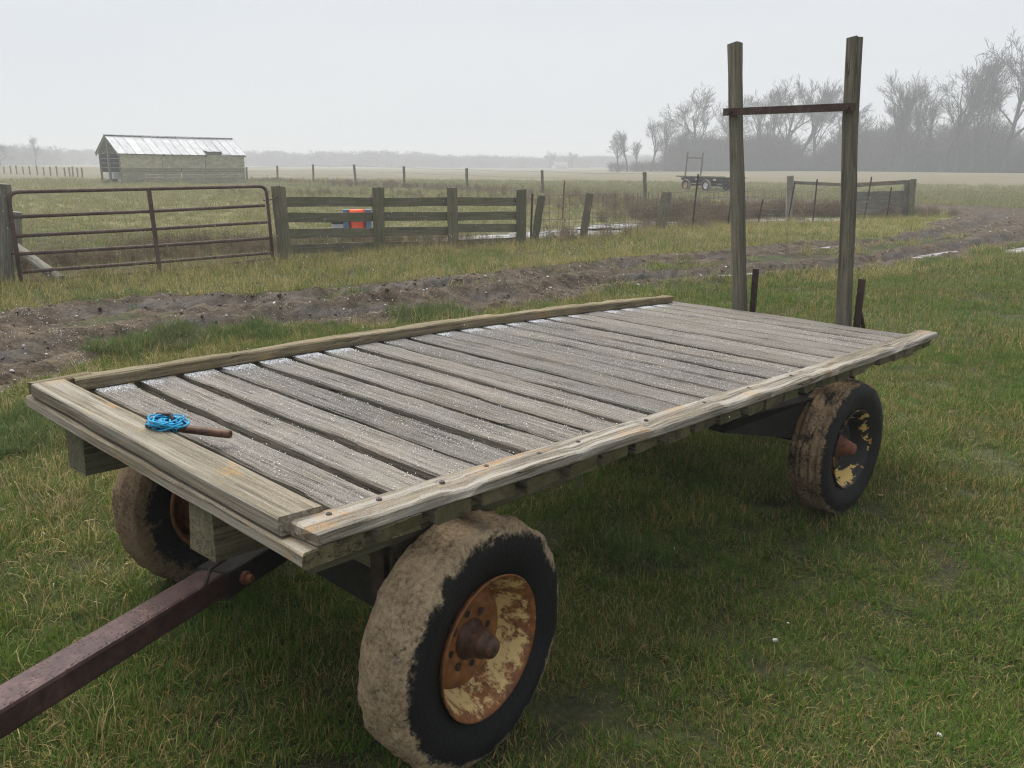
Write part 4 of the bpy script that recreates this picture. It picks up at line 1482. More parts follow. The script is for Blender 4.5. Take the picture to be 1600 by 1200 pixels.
shed_m = Matrix.Translation(shed.location) @ Matrix.Rotation(sa, 4, 'Z') @ Matrix.Scale(0.9, 4)
tp = shed_m @ Vector((1.6, 3.4, 0))
tr = empty('water_trough', tp, sa, 'long white water trough inside the open shed', 'trough')
MB().box(-1.2, 1.2, -0.9, 0.9, 0.35, 0.86).build('tub', M['whiteplastic'], tr)
for xx in (-1.0, 1.0):
    MB().box(xx - 0.08, xx + 0.08, -0.8, 0.8, 0.0, 0.35).build('foot', M['darkwood'], tr)
tp = shed_m @ Vector((-0.5, 1.9, 0))
ty = MB().lathe([(-0.11, 0.22), (-0.11, 0.36), (-0.06, 0.42), (0.06, 0.42), (0.11, 0.36), (0.11, 0.22)], 24, closed=True).build('old_tyre', M['blackplastic'], None, True)
place(ty, tp + Vector((0, 0, 0.12)), tp + Vector((0.1, 0, 1.1)), up=(1, 0, 0))
tag(ty, 'old black tyre lying on the grass at the open shed end', 'tyre')

# ------------------------------------------------------------------ second wagon out in the field
wr = Vector((px_depth(1052, 62.0), 62.0, 0))
wf_ = Vector((px_depth(1120, 58.2), 58.2, 0))
fy = math.atan2(wr.y - wf_.y, wr.x - wf_.x)
fwz = ground_z(12.5, 60)
fw = empty('hay_wagon', (wf_.x, wf_.y, fwz), fy, 'distant dark hay wagon with pale wheel rims parked across the pasture', 'wagon')
FL = (wr - wf_).length
fW = 2.1
# local x from front to rear, y towards the far side is negative here: near side is y = 0
sgn = 1 if (Matrix.Rotation(fy, 3, 'Z') @ Vector((0, 1, 0))).y < 0 else -1


def fp(x, y, z):
    return (x, y * -sgn, z)


for k in range(14):
    x = (k + 0.5) * FL / 14
    board('plank', fp(x, 0, 0.93), fp(x, fW, 0.93), FL / 14 - 0.03, 0.05, M['darkwood'], fw, 1000 + k, segs=2)
board('side_rail', fp(0, 0.02, 0.99), fp(FL + 0.35, 0.02, 0.99), 0.1, 0.08, M['fence'], fw, 1020, segs=5)
for y in (0.35, fW - 0.35):
    board('stringer', fp(0.02, y, 0.82), fp(FL, y, 0.82), 0.1, 0.16, M['darkwood'], fw, int(1030 + y * 10), segs=3)
board('side_beam', fp(0.1, 0.10, 0.80), fp(FL - 0.1, 0.10, 0.80), 0.06, 0.16, M['darkwood'], fw, 1036, segs=3)
for x in (1.75, FL - 0.65):
    MB().tube([fp(x, 0.1, 0.40), fp(x, fW - 0.1, 0.40)], 0.06, 8).build('axle', M['blacksteel'], fw)
    board('bolster', fp(x, 0.08, 0.62), fp(x, fW - 0.08, 0.62), 0.14, 0.22, M['darkwood'], fw, int(1040 + x), segs=3)
    for y, outw in ((0.06, 1), (fW - 0.06, -1)):
        w_ = MB().lathe([(-0.08, 0.21), (0.0, 0.20), (0.08, 0.215), (0.085, 0.20), (0.05, 0.17), (0.02, 0.15), (0.02, 0.06), (0.09, 0.05), (0.09, 0.0)], 24).build('wheel', M['whiteplastic'] if x < 3 else M['rimcream'], fw, True)
        c = Vector(fp(x, y, 0.40))
        place(w_, c, c + Vector((0, outw * sgn, 0)))
        v_, f_, wt_ = tyre_mesh(int(x * 7 + y), 0.02, 0.40, ribs=False)
        t_ = mk('tyre', v_, f_, M['tyre'], w_, True)
        at_ = t_.data.attributes.new('tread', 'FLOAT', 'POINT')
        at_.data.foreach_set('value', wt_.astype(np.float32))
for (y, lean) in ((0.25, 0.06), (fW - 0.4, 0.05)):
    board('rack_post', fp(FL - 0.25, y, 0.7), fp(FL - 0.40, y + 0.02, 2.62), 0.09, 0.09, M['greypost'], fw, int(1060 + y * 9), up=(1, 0, 0), segs=4)
MB().tube([fp(FL - 0.37, 0.25, 2.25), fp(FL - 0.37, fW - 0.4, 2.25)], 0.03, 6).build('rack_cross_bar', M['rustbar'], fw)
for x in (1.0, FL - 1.7):
    MB().box(x - 0.14, x + 0.14, min(fp(0, 0.06, 0)[1], fp(0, 0.066, 0)[1]), max(fp(0, 0.06, 0)[1], fp(0, 0.066, 0)[1]), 0.74, 0.86).build('reflector_plate', M['whiteplastic'], fw)
MB().tube([fp(1.7, fW / 2, 0.45), fp(FL - 0.6, fW / 2, 0.45)], 0.05, 6).build('reach_pole', M['greypost'], fw)
MB().tube([fp(1.6, fW / 2, 0.40), fp(0.0, fW / 2 - 0.2, 0.25), fp(-1.6, fW / 2 - 0.5, 0.10)], 0.05, 6).build('tongue', M['blacksteel'], fw)

# ================================================================== trees
def branch(mbs, rs, p, d, L, r, lvl, maxl, spread, gnarl, minr):
    n = 5 if lvl == 0 else (4 if lvl < 3 else 3)
    pts = [p.copy()]
    rads = [r]
    q = p.copy()
    dd = d.copy()
    for i in range(1, n):
        dd = (dd + Vector((rs.gauss(0, gnarl), rs.gauss(0, gnarl), rs.gauss(0, gnarl) + (0.06 if lvl else 0.0)))).normalized()
        q = q + dd * (L / (n - 1))
        pts.append(q.copy())
        rads.append(max(minr, r * (1 - (0.55 if lvl == 0 else 0.72) * i / (n - 1))))
    tgt = mbs[0] if lvl == 0 else mbs[1]
    tgt.tube(pts, rads, 7 if lvl == 0 else (5 if lvl == 1 else 3), cap=False)
    if lvl >= maxl:
        return
    kids = [9, 6, 5, 5, 3][min(lvl, 4)]
    for k in range(kids):
        f = rs.uniform(0.34, 1.0) if lvl else (0.36 + 0.64 * (k + rs.random() * 0.7) / kids)
        f = min(f, 1.0)
        seg = min(int(f * (n - 1)), n - 2)
        fr_ = f * (n - 1) - seg
        bp_ = pts[seg].lerp(pts[seg + 1], fr_)
        br = rads[seg] * (1 - fr_) + rads[seg + 1] * fr_
        ax = (pts[seg + 1] - pts[seg]).normalized()
        az = rs.uniform(0, 2 * math.pi)
        o1 = ax.orthogonal().normalized()
        o2 = ax.cross(o1)
        an = rs.uniform(0.35, 0.95) * spread * (1.15 - 0.35 * f)
        nd = (ax * math.cos(an) + (o1 * math.cos(az) + o2 * math.sin(az)) * math.sin(an)).normalized()
        ll = L * rs.uniform(0.42, 0.66) * (1.12 - 0.42 * f if lvl == 0 else 1.0)
        branch(mbs, rs, bp_, nd, ll, max(minr, br * rs.uniform(0.5, 0.72)), lvl + 1, maxl, spread, gnarl, minr)


def tree_proto(seed, spread, gnarl, trunk_len, h_norm=10.0, maxl=4, minr=0.0115):
    rs = random.Random(seed)
    a, b = MB(), MB()
    branch((a, b), rs, Vector((0, 0, -0.1)), Vector((rs.uniform(-.05, .05), rs.uniform(-.05, .05), 1)).normalized(), trunk_len, trunk_len * 0.034, 0, maxl, spread, gnarl, minr)
    top = max(v[2] for v in b.v)
    k = h_norm / top
    for m in (a, b):
        m.v = [Vector(v) * k for v in m.v]
    tm = bpy.data.meshes.new('trunk')
    tm.from_pydata([tuple(v) for v in a.v], [], a.f)
    tm.materials.append(M['bark'])
    cm = bpy.data.meshes.new('crown')
    cm.from_pydata([tuple(v) for v in b.v], [], b.f)
    cm.materials.append(M['twig'])
    return tm, cm


TREES = [tree_proto(1, 1.05, 0.10, 5.6), tree_proto(2, 0.75, 0.09, 6.6), tree_proto(3, 0.62, 0.12, 7.0), tree_proto(4, 1.25, 0.13, 5.0), tree_proto(5, 0.85, 0.16, 6.0), tree_proto(9, 0.95, 0.10, 6.2)]


def tree_at(x, ytop, Y, kind, rz, ybase=None, label='bare leafless tree in the misty row of woods behind the tan field', group=None, widen=1.0):
    X = px_depth(x, Y)
    z = ground_z(X, Y)
    H = (px_at(x, ytop, Y).z - z) * (1.12 if Y < 240 else 1.0)
    e = empty('bare_tree', (X, Y, z), rz, label, 'tree', group)
    e.scale = (H / 10 * widen, H / 10 * widen, H / 10)
    for nm, meh in zip(('trunk', 'crown'), TREES[kind]):
        o = bpy.data.objects.new(nm, meh)
        C.objects.link(o)
        o.parent = e
    return e


wood_trees = [(957, 214, 206, 4), (972, 208, 208, 2), (985, 222, 205, 1), (1008, 190, 204, 5), (1029, 188, 202, 1), (1046, 205, 200, 2),
              (1078, 140, 196, 0), (1112, 158, 194, 4), (1124, 170, 190, 2), (1168, 150, 188, 1), (1188, 138, 190, 5), (1206, 133, 186, 0), (1228, 138, 184, 2),
              (1251, 130, 182, 1), (1275, 165, 182, 4), (1293, 148, 180, 5), (1306, 175, 178, 2), (1352, 172, 174, 4), (1368, 150, 172, 2), (1384, 120, 168, 1), (1407, 132, 168, 5), (1424, 165, 166, 2),
              (1446, 92, 162, 2), (1466, 118, 162, 4), (1492, 128, 160, 1), (1512, 150, 158, 5), (1578, 96, 154, 5), (1606, 88, 150, 1), (1640, 110, 150, 0), (1680, 95, 148, 2)]
HABIT = ['broad spreading', 'upright vase-shaped', 'narrow high-branching', 'low rounded', 'crooked open-limbed', 'evenly fanned']
for i, (x, yt, Y, k) in enumerate(wood_trees):
    tree_at(x, yt, Y, k, i * 1.9, label=HABIT[k] + ' bare tree in the misty row of woods behind the tan field', group=HABIT[k] + ' bare trees at the woodland edge')
tree_at(1540, 66, 156, 0, 0.6, label='tallest bare tree with a broad domed crown at the woodland edge', widen=0.95)
tree_at(76, 210, 255, 5, 0.4, label='lone tall bare tree in the mist left of the shed', group='faint trees left of the shed', widen=0.95)
tree_at(24, 224, 230, 3, 1.0, label='rounded bushy bare tree far off beyond the left field', group='faint trees left of the shed', widen=1.25)
tree_at(855, 233, 400, 0, 0.4, label='faint broad tree beside the white farmhouse', group='faint trees by the farmhouse', widen=1.1)
tree_at(889, 236, 400, 3, 1.4, label='faint round tree just past the white farmhouse', group='faint trees by the farmhouse', widen=1.0)

# white farmhouse, almost lost in the mist
hx = px_depth(870, 395)
fh = empty('farmhouse', (hx, 395, ground_z(hx, 395) - 0.6), 0.3, 'tiny white farmhouse almost lost in the mist between faint trees', 'house')
fh.scale = (0.62, 0.62, 0.62)
MB().box(-5, 5, -3.5, 3.5, 0, 3.6).build('wall', M['farwhite'], fh)
MB().add([(-5.3, -3.8, 3.5), (5.3, -3.8, 3.5), (5.3, 3.8, 3.5), (-5.3, 3.8, 3.5), (-5.3, 0, 6.0), (5.3, 0, 6.0)], [(0, 1, 5, 4), (2, 3, 4, 5), (3, 0, 4), (1, 2, 5), (0, 3, 2, 1)]).build('roof', M['farroof'], fh)
for xx in (-3.3, -1.1, 2.8):
    MB().box(xx - 0.5, xx + 0.5, -3.56, -3.45, 1.2, 2.6).build('window', M['bluegrey'], fh)
MB().box(0.6, 1.6, -3.56, -3.45, 0.05, 2.2).build('door', M['farroof'], fh)

# ================================================================== scattering
def scatter(name, pts, rot, scl, ids, protos, label=None):
    """one object whose points carry copies of the prototype meshes"""
    coll = bpy.data.collections.new(name + '_kinds')
    for i, (vv, ff_, mat, tint) in enumerate(protos):
        m_ = bpy.data.meshes.new('%s_kind_%02d' % (name, i))
        m_.from_pydata([tuple(v) for v in vv], [], ff_)
        m_.materials.append(mat)
        if tint is not None:
            a = m_.attributes.new('tint', 'FLOAT', 'POINT')
            a.data.foreach_set('value', np.asarray(tint, np.float32))
        ob = bpy.data.objects.new('%s_kind_%02d' % (name, i), m_)
        coll.objects.link(ob)
    me_ = bpy.data.meshes.new(name)
    me_.vertices.add(len(pts))
    me_.vertices.foreach_set('co', np.asarray(pts, np.float32).ravel())
    for nm, typ, arr in (('rot', 'FLOAT_VECTOR', rot), ('scl', 'FLOAT_VECTOR', scl), ('pick', 'INT', ids)):
        a = me_.attributes.new(nm, typ, 'POINT')
        if typ == 'INT':
            a.data.foreach_set('value', np.asarray(arr, np.int32))
        else:
            a.data.foreach_set('vector', np.asarray(arr, np.float32).ravel())
    o = bpy.data.objects.new(name, me_)
    C.objects.link(o)
    tag(o, label, kind='stuff')
    ng = bpy.data.node_groups.new(name + '_scatter', 'GeometryNodeTree')
    ng.interface.new_socket('Geometry', in_out='INPUT', socket_type='NodeSocketGeometry')
    ng.interface.new_socket('Geometry', in_out='OUTPUT', socket_type='NodeSocketGeometry')
    gi = ng.nodes.new('NodeGroupInput')
    go = ng.nodes.new('NodeGroupOutput')
    ci = ng.nodes.new('GeometryNodeCollectionInfo')
    ci.inputs['Collection'].default_value = coll
    ci.inputs['Separate Children'].default_value = True
    ci.inputs['Reset Children'].default_value = True
    ip = ng.nodes.new('GeometryNodeInstanceOnPoints')
    ip.inputs['Pick Instance'].default_value = True

    def attr(nm, typ):
        a = ng.nodes.new('GeometryNodeInputNamedAttribute')
        a.data_type = typ
        a.inputs['Name'].default_value = nm
        return a.outputs['Attribute']
    ng.links.new(gi.outputs[0], ip.inputs['Points'])
    ng.links.new(ci.outputs[0], ip.inputs['Instance'])
    ng.links.new(attr('pick', 'INT'), ip.inputs['Instance Index'])
    ng.links.new(attr('rot', 'FLOAT_VECTOR'), ip.inputs['Rotation'])
    ng.links.new(attr('scl', 'FLOAT_VECTOR'), ip.inputs['Scale'])
    ng.links.new(ip.outputs[0], go.inputs[0])
    md = o.modifiers.new('scatter', 'NODES')
    md.node_group = ng
    return o


def tuft(seed, n, h0, h1, rad, width, lean, mat, curl=0.6, flat=0.0):
    rs = random.Random(seed)
    v, f, tint = [], [], []
    for k in range(n):
        a = rs.uniform(0, 6.283)
        r = rad * math.sqrt(rs.random())
        bx, by = r * math.cos(a), r * math.sin(a)
        da = rs.uniform(0, 6.283) if rs.random() < 0.4 else a + rs.gauss(0, 0.8)
        ln = abs(rs.gauss(0, lean)) + 0.08
        if rs.random() < flat:
            ln += 0.9
        h = rs.uniform(h0, h1)
        dx, dy = math.cos(da), math.sin(da)
        px, py = -dy, dx
        w = width * rs.uniform(0.7, 1.3)
        tn = rs.random()
        b0 = len(v)
        ns = 3
        x, y, z = bx, by, -0.01
        th = ln * 0.5
        for i in range(ns + 1):
            q = i / ns
            ww = w * (1 - q ** 1.6) if i < ns else 0
            if i < ns:
                v.append((x + px * ww, y + py * ww, z))
                v.append((x - px * ww, y - py * ww, z))
                tint += [tn, tn]
            else:
                v.append((x, y, z))
                tint.append(tn)
            st = h / ns
            x += dx * math.sin(th) * st
            y += dy * math.sin(th) * st
            z += math.cos(th) * st
            th += curl * ln
        for i in range(ns - 1):
            f.append((b0 + 2 * i, b0 + 2 * i + 1, b0 + 2 * i + 3, b0 + 2 * i + 2))
        f.append((b0 + 2 * ns - 2, b0 + 2 * ns - 1, b0 + 2 * ns))
    return v, f, mat, tint


def wedge(rmin, rmax, dens, half=40.0, seed=0):
    """random points on the ground ahead, between two distances"""
    g_ = np.random.default_rng(seed)
    area = math.radians(half) * (rmax ** 2 - rmin ** 2)
    n = int(area * dens)
    r = np.sqrt(g_.uniform(rmin ** 2, rmax ** 2, n))
    a = np.radians(g_.uniform(-half, half, n))
    return np.sin(a) * r, np.cos(a) * r, g_


def finish(xs, ys, zs, g_, s0, s1, nk, tilt=0.12, big=1.0):
    n = len(xs)
    rot = np.stack([g_.normal(0, tilt, n), g_.normal(0, tilt, n), g_.uniform(0, 6.283, n)], -1)
    s = g_.uniform(s0, s1, n) * big
    scl = np.stack([s, s, s * g_.uniform(0.8, 1.2, n)], -1)
    return np.stack([xs, ys, zs], -1), rot, scl, g_.integers(0, nk, n)


def cat(parts):
    return [np.concatenate([p[i] for p in parts]) for i in range(4)]


WIREPL = np.array([(p.x, p.y) for p in WP])
FARPL = np.array([(p[0].x, p[0].y) for p in FP] + [(8.3, 27.5)])
BOARDPL = np.array([(-11.0, 6.6), (GA.x, GA.y), (GB.x, GB.y)] + [(p[0].x, p[0].y) for p in posts] + [(WP[0].x, WP[0].y)])

# wheels stand here: keep tufts out of the tyres
wheel_xy = []
for s in (S1, S2):
    for y in (YW, DW - YW):
        wheel_xy.append(to_world((s, y, 0)))


def clear_of_wheels(x, y):
    k = np.ones(x.shape, bool)
    for w in wheel_xy:
        k &= np.hypot(x - w.x, y - w.y) > 0.13
    return k


# ---- lawn
P_lawn = [tuft(200 + i, 22, 0.022, 0.062, 0.055, 0.0016, 0.8, M['lawn'], curl=0.35, flat=0.3) for i in range(6)] + [tuft(220 + i, 12, 0.05, 0.10, 0.045, 0.0019, 0.75, M['lawn'], curl=0.4, flat=0.2) for i in range(2)]
parts = []
for (r0, r1, dn, big) in ((1.1, 3.2, 1700, 0.95), (3.2, 5.5, 1100, 1.05), (5.5, 9.0, 600, 1.25), (9.0, 15.0, 240, 1.6), (15.0, 28.0, 85, 2.1)):
    x, y, g_ = wedge(r0, r1, dn, 42, int(r0 * 10))
    h, mud, s1, s2, d1, d2, pud = terrain(x, y)
    keep = (s2 < 0) & (g_.random(len(x)) > mud * 1.5) & clear_of_wheels(x, y)
    keep &= (fbm(x * 5.5, y * 5.5, 95, 3) > 0.26 + 0.05 * g_.random(len(x)))
    x, y, h = x[keep], y[keep], h[keep]
    p = finish(x, y, h, g_, 0.75, 1.25, 6, 0.15, big)
    p[2][:] *= (0.65 + 0.7 * fbm(x * 1.2, y * 1.2, 96, 3))[:, None]
    long_ = g_.random(len(x)) < 0.05 + 0.30 * sstep(0.55, 0.7, fbm(x * 1.5, y * 1.5, 71, 3))
    p[3][long_] = g_.integers(6, 8, long_.sum())
    parts.append(p)
scatter('lawn_grass', *cat(parts), P_lawn, 'short patchy green and straw-coloured lawn around the wagon')

# ---- verge: longer grass along the track and up to the fences
P_verge = [tuft(300 + i, 26, 0.06, 0.16, 0.08, 0.0021, 0.7, M['verge'], flat=0.2) for i in range(5)] + [tuft(320 + i, 26, 0.13, 0.26, 0.07, 0.0026, 0.5, M['verge'], flat=0.15) for i in range(2)] + [tuft(340 + i, 24, 0.06, 0.19, 0.08, 0.0024, 0.8, M['lush'], curl=0.5, flat=0.15) for i in range(2)]
parts = []
for (r0, r1, dn, big) in ((2.2, 6.0, 120, 0.75), (6.0, 11.0, 130, 0.85), (11.0, 17.0, 95, 1.0), (17.0, 32.0, 40, 1.25)):
    x, y, g_ = wedge(r0, r1, dn, 43, int(r0 * 10) + 1)
    h, mud, s1, s2, d1, d2, pud = terrain(x, y)
    dB, sB = poly_dist(x, y, BOARDPL)
    dW, sW = poly_dist(x, y, WIREPL)
    dn_ = np.minimum(dB, dW)
    sd_ = np.where(dB < dW, sB, sW)
    beyond = (sd_ > 0)
    on_verge = (s1 > 0) & ~beyond
    centre = (s1 < 0) & (s2 > 0)
    nearedge = (s2 < 0) & ((d2 < 1.25 + 0.5 * fbm(x, y, 77, 2)) | ((x < -1.15) & (fbm(x * 0.9, y * 0.9, 78, 3) > 0.36)))
    prob = np.where(on_verge, 1.0, np.where(centre, 0.6 * sstep(0.40, 0.55, fbm(x * 0.8, y * 0.8, 79, 3)), np.where(nearedge, 0.65, 0.0)))
    prob = prob * np.clip(1 - mud * 1.35, 0, 1)
    keep = (g_.random(len(x)) < prob) & clear_of_wheels(x, y)
    x, y, h, lng = x[keep], y[keep], h[keep], (dn_[keep] < 1.2)
    p = finish(x, y, h, g_, 0.65, 1.25, 5, 0.2, big)
    tall = (g_.random(len(x)) < np.where(lng, 0.35, 0.12))
    p[3][tall] = g_.integers(5, 7, tall.sum())
    parts.append(p)
# mossy hummocks by the far front corner of the wagon and clumps along the track edge
g_ = np.random.default_rng(5)
for (px_, py_, rr_, n) in ((60, 655, 0.26, 130), (35, 690, 0.32, 130), (150, 640, 0.2, 60), (285, 536, 0.40, 130), (235, 545, 0.35, 90), (180, 560, 0.25, 50), (410, 526, 0.28, 90), (690, 497, 0.35, 80), (640, 500, 0.25, 50), (545, 470, 0.5, 30), (860, 425, 0.6, 30), (1190, 380, 1.0, 50), (200, 470, 0.6, 30), (1000, 372, 1.2, 70), (1000, 872, 0.13, 14), (960, 858, 0.10, 8)):
    c = px_ground(px_, py_)
    a = g_.uniform(0, 6.283, n)
    r = rr_ * np.sqrt(g_.random(n))
    x, y = c.x + r * np.cos(a), c.y + r * np.sin(a)
    h = terrain(x, y)[0]
    p = finish(x, y, h + 0.05 * np.exp(-(r / rr_) ** 2 * 2), g_, 0.7, 1.1, 5, 0.2, 0.85)
    p[3][:] = g_.integers(7, 9, n)
    parts.append(p)
scatter('verge_grass', *cat(parts), P_verge, 'longer tufted grass along the muddy track and fences')

# ---- dry bleached grass lying along the fence feet
P_dry = [tuft(400 + i, 26, 0.14, 0.36, 0.10, 0.0032, 0.95, M['dry'], curl=0.8, flat=0.35) for i in range(5)]
parts = []
for pl, dens, wid, off in ((BOARDPL, 26, 0.42, -0.12), (WIREPL, 30, 0.55, 0.0)):
    for i in range(len(pl) - 1):
        a, b = pl[i], pl[i + 1]
        L = np.hypot(*(b - a))
        n = int(L * dens)
        t = g_.random(n)
        nrm = np.array([-(b - a)[1], (b - a)[0]]) / L
        o_ = g_.normal(0, wid, n) + off
        x = a[0] + (b - a)[0] * t + nrm[0] * o_
        y = a[1] + (b - a)[1] * t + nrm[1] * o_
        keep = (fbm(x * 0.9, y * 0.9, 83, 3) > 0.40) & (terrain(x, y)[6] < 0.25)
        x, y = x[keep], y[keep]
        hh = terrain(x, y)
        parts.append(finish(x, y, hh[0], g_, 0.55, 1.1, 5, 0.25))
x, y, g2_ = wedge(2.5, 9, 26, 42, 991)
hh = terrain(x, y)
keep = (hh[2] < 0) & (hh[3] < 0) & (x < -1.3) & (fbm(x * 1.4, y * 1.4, 85, 3) > 0.52) & (g2_.random(len(x)) > hh[1]) & clear_of_wheels(x, y)
parts.append(finish(x[keep], y[keep], hh[0][keep], g2_, 0.3, 0.6, 5, 0.3))
scatter('dry_grass', *cat(parts), P_dry, 'bleached dead grass matted along the fence feet')

# ---- pasture sward beyond the fences
P_past = [tuft(500 + i, 34, 0.05, 0.13, 0.16, 0.0045, 0.7, M['pasture'], flat=0.3) for i in range(5)]
parts = []
for (r0, r1, dn, big) in ((11.5, 20, 34, 0.9), (20, 35, 17, 1.25), (35, 60, 7, 1.8), (60, 92, 2.6, 2.5)):
    x, y, g_ = wedge(r0, r1, dn, 41, int(r0 * 10) + 3)
    h, mud, s1, s2, d1, d2, pud = terrain(x, y)
    dB, sB = poly_dist(x, y, BOARDPL)
    dW, sW = poly_dist(x, y, WIREPL)
    sd_ = np.where(dB < dW, sB, sW)
    keep = (s1 > 0) & ((sd_ > 0) | (y > 33)) & (g_.random(len(x)) > mud * 1.4) & (pud < 0.2)
    keep |= (s1 < 0) & (s2 < 0) & (y > 26) & (g_.random(len(x)) > mud)
    x, y, h = x[keep], y[keep], h[keep]
    parts.append(finish(x, y, h, g_, 0.6, 1.3, 5, 0.2, big))
scatter('pasture_grass', *cat(parts), P_past, 'rough olive pasture grass beyond the fences')

# ---- dead brown weeds by the ditch and far fence
def weed(seed, h):
    rs = random.Random(seed)
    b = MB()
    tint = []
    for k in range(10):
        a = rs.uniform(0, 6.283)
        p = Vector((rs.gauss(0, .09), rs.gauss(0, .09), -0.02))
        d = Vector((math.cos(a) * 0.28, math.sin(a) * 0.28, 1)).normalized()
        q = p + d * h * rs.uniform(0.5, 1.0)
        b.tube([p, (p + q) / 2 + Vector((rs.gauss(0, .02), rs.gauss(0, .02), 0)), q], [0.006, 0.005, 0.003], 3, cap=False)
        for m in range(4):
            f_ = rs.uniform(0.35, 1)
            s_ = p.lerp(q, f_)
            e_ = s_ + Vector((rs.gauss(0, .12), rs.gauss(0, .12), rs.uniform(0.0, 0.12))) * (h / 0.6)
            b.tube([s_, e_], [0.0045, 0.003], 3, cap=False)
    return b.v, b.f, M['weed'], [rs.random() for _ in b.v]


P_weed = [weed(600 + i, 0.62) for i in range(4)]
parts = []
g_ = np.random.default_rng(77)


def along(pl, dens, wid, off, big, lo=0.42):
    for i in range(len(pl) - 1):
        a, b = np.array(pl[i]), np.array(pl[i + 1])
        L = np.hypot(*(b - a))
        n = int(L * dens)
        t = g_.random(n)
        nrm = np.array([-(b - a)[1], (b - a)[0]]) / L
        o_ = g_.normal(0, wid, n) + off
        x = a[0] + (b - a)[0] * t + nrm[0] * o_
        y = a[1] + (b - a)[1] * t + nrm[1] * o_
        hh = terrain(x, y)
        keep = (fbm(x * 0.5, y * 0.5, 87, 3) > lo) & (hh[6] < 0.3)
        parts.append(finish(x[keep], y[keep], hh[0][keep], g_, 0.5, 1.1, 4, 0.25, big))


along(WIREPL, 9, 0.5, 0.5, 0.75)
along(WIREPL[3:], 38, 0.9, 1.9, 1.0, 0.2)
along([(4.5, 26.5), (8.0, 29.5), (13.5, 31.5)], 42, 0.9, 0.3, 1.1, 0.2)
along([(8.0, 28.6), (14.0, 31.2)], 14, 0.4, 0.6, 0.9, 0.3)
along([(14.0, 30.2), (16.3, 32.2)], 30, 0.5, 0.2, 0.6, 0.1)
along([(-7.8, 13.0), (-4.6, 16.4)], 46, 0.5, 0.4, 0.5, 0.3)
along(FARPL, 14, 1.6, -1.2, 0.85, 0.42)
along([(-8, 17.3), (-3.6, 17.3), (0, 20.2)], 30, 0.5, 0.0, 0.55, 0.38)
along([(-15, 48), (-4, 44), (3, 38), (5.5, 33)], 16, 2.2, 0, 0.8, 0.45)
scatter('dead_weeds', *cat(parts), P_weed, 'dead brown weed stalks by the ditch and far pasture fence')

# ---- stones, clods and sleet on the mud
def rock(seed, mat, squash=0.6):
    rs = random.Random(seed)
    bm = bmesh.new()
    bmesh.ops.create_icosphere(bm, subdivisions=1, radius=1.0)
    for v in bm.verts:
        v.co *= rs.uniform(0.72, 1.2)
        v.co.z *= squash
    vv = [tuple(v.co) for v in bm.verts]
    ff_ = [tuple(q.index for q in f.verts) for f in bm.faces]
    bm.free()
    return vv, ff_, mat, None


t_ = NT('mud_clod')
gpos = t_.n('ShaderNodeNewGeometry')
nn = t_.noise(gpos.outputs['Position'], 25.0, 4, 0.6)
M['clod'] = t_.bsdf(t_.ramp(nn, [(0.35, (0.06, 0.045, 0.03)), (0.55, (0.105, 0.081, 0.057)), (0.75, (0.16, 0.127, 0.092))]), 0.75, 0, t_.bump(nn, 0.6, 0.02), 0.3)
P_rock = [rock(1, M['stone']), rock(2, M['stone']), rock(3, M['clod'], 0.7), rock(4, M['clod'], 0.6), rock(5, M['clod'], 0.8)]
parts = []
for (r0, r1, dn) in ((4, 9, 80), (9, 16, 40), (16, 34, 10)):
    x, y, g_ = wedge(r0, r1, dn, 43, int(r0 * 10) + 5)
    h, mud, s1, s2, d1, d2, pud = terrain(x, y)
    keep = (g_.random(len(x)) < sstep(0.35, 0.9, mud)) & (pud < 0.3)
    x, y, h = x[keep], y[keep], h[keep]
    p = finish(x, y, h - 0.004, g_, 0.006, 0.024, 5, 0.4, 1.0 + r0 * 0.04)
    isst = p[3] < 2
    drop = isst & (g_.random(len(x)) < 0.5)
    p[3][drop] = 2
    p[2][p[3] < 2] *= 0.8
    parts.append(p)
scatter('mud_clods_and_stones', *cat(parts), P_rock, 'mud clods and pale stones strewn in the wheel ruts')

# ---- ice pellets gathered on the deck, deepest against the left rail
def pellet(seed):
    rs = random.Random(seed)
    v = [(1, 0, 0), (-1, 0, 0), (0, 1, 0), (0, -1, 0), (0, 0, 1), (0, 0, -1)]
    v = [tuple(c * rs.uniform(0.7, 1.2) for c in p) for p in v]
    return v, [(0, 2, 4), (2, 1, 4), (1, 3, 4), (3, 0, 4), (2, 0, 5), (1, 2, 5), (3, 1, 5), (0, 3, 5)], M['ice'], None


P_ice = [pellet(i) for i in range(4)]
g_ = np.random.default_rng(3)
pts = []
for i in range(1, NP):
    sc_ = (i + 0.5) * pitch_
    n = 800
    s = sc_ + g_.uniform(-0.064, 0.064, n)
    yy = np.where(g_.random(n) < 0.60, DW + bowL(sc_) - 0.09 - np.abs(g_.normal(0, 0.038, n)), g_.uniform(0.08, DW - 0.08, n))
    for a, b in zip(s, yy):
        q = D(a, b, -0.0405)
        pts.append(tuple(to_world(q)))
pts = np.array(pts)
n = len(pts)
sc3 = g_.uniform(0.0011, 0.0026, n)
scatter('sleet', pts, g_.uniform(0, 6, (n, 3)), np.stack([sc3, sc3, sc3 * 0.8], -1), g_.integers(0, 4, n), P_ice, 'grains of white sleet lying on the wagon deck')

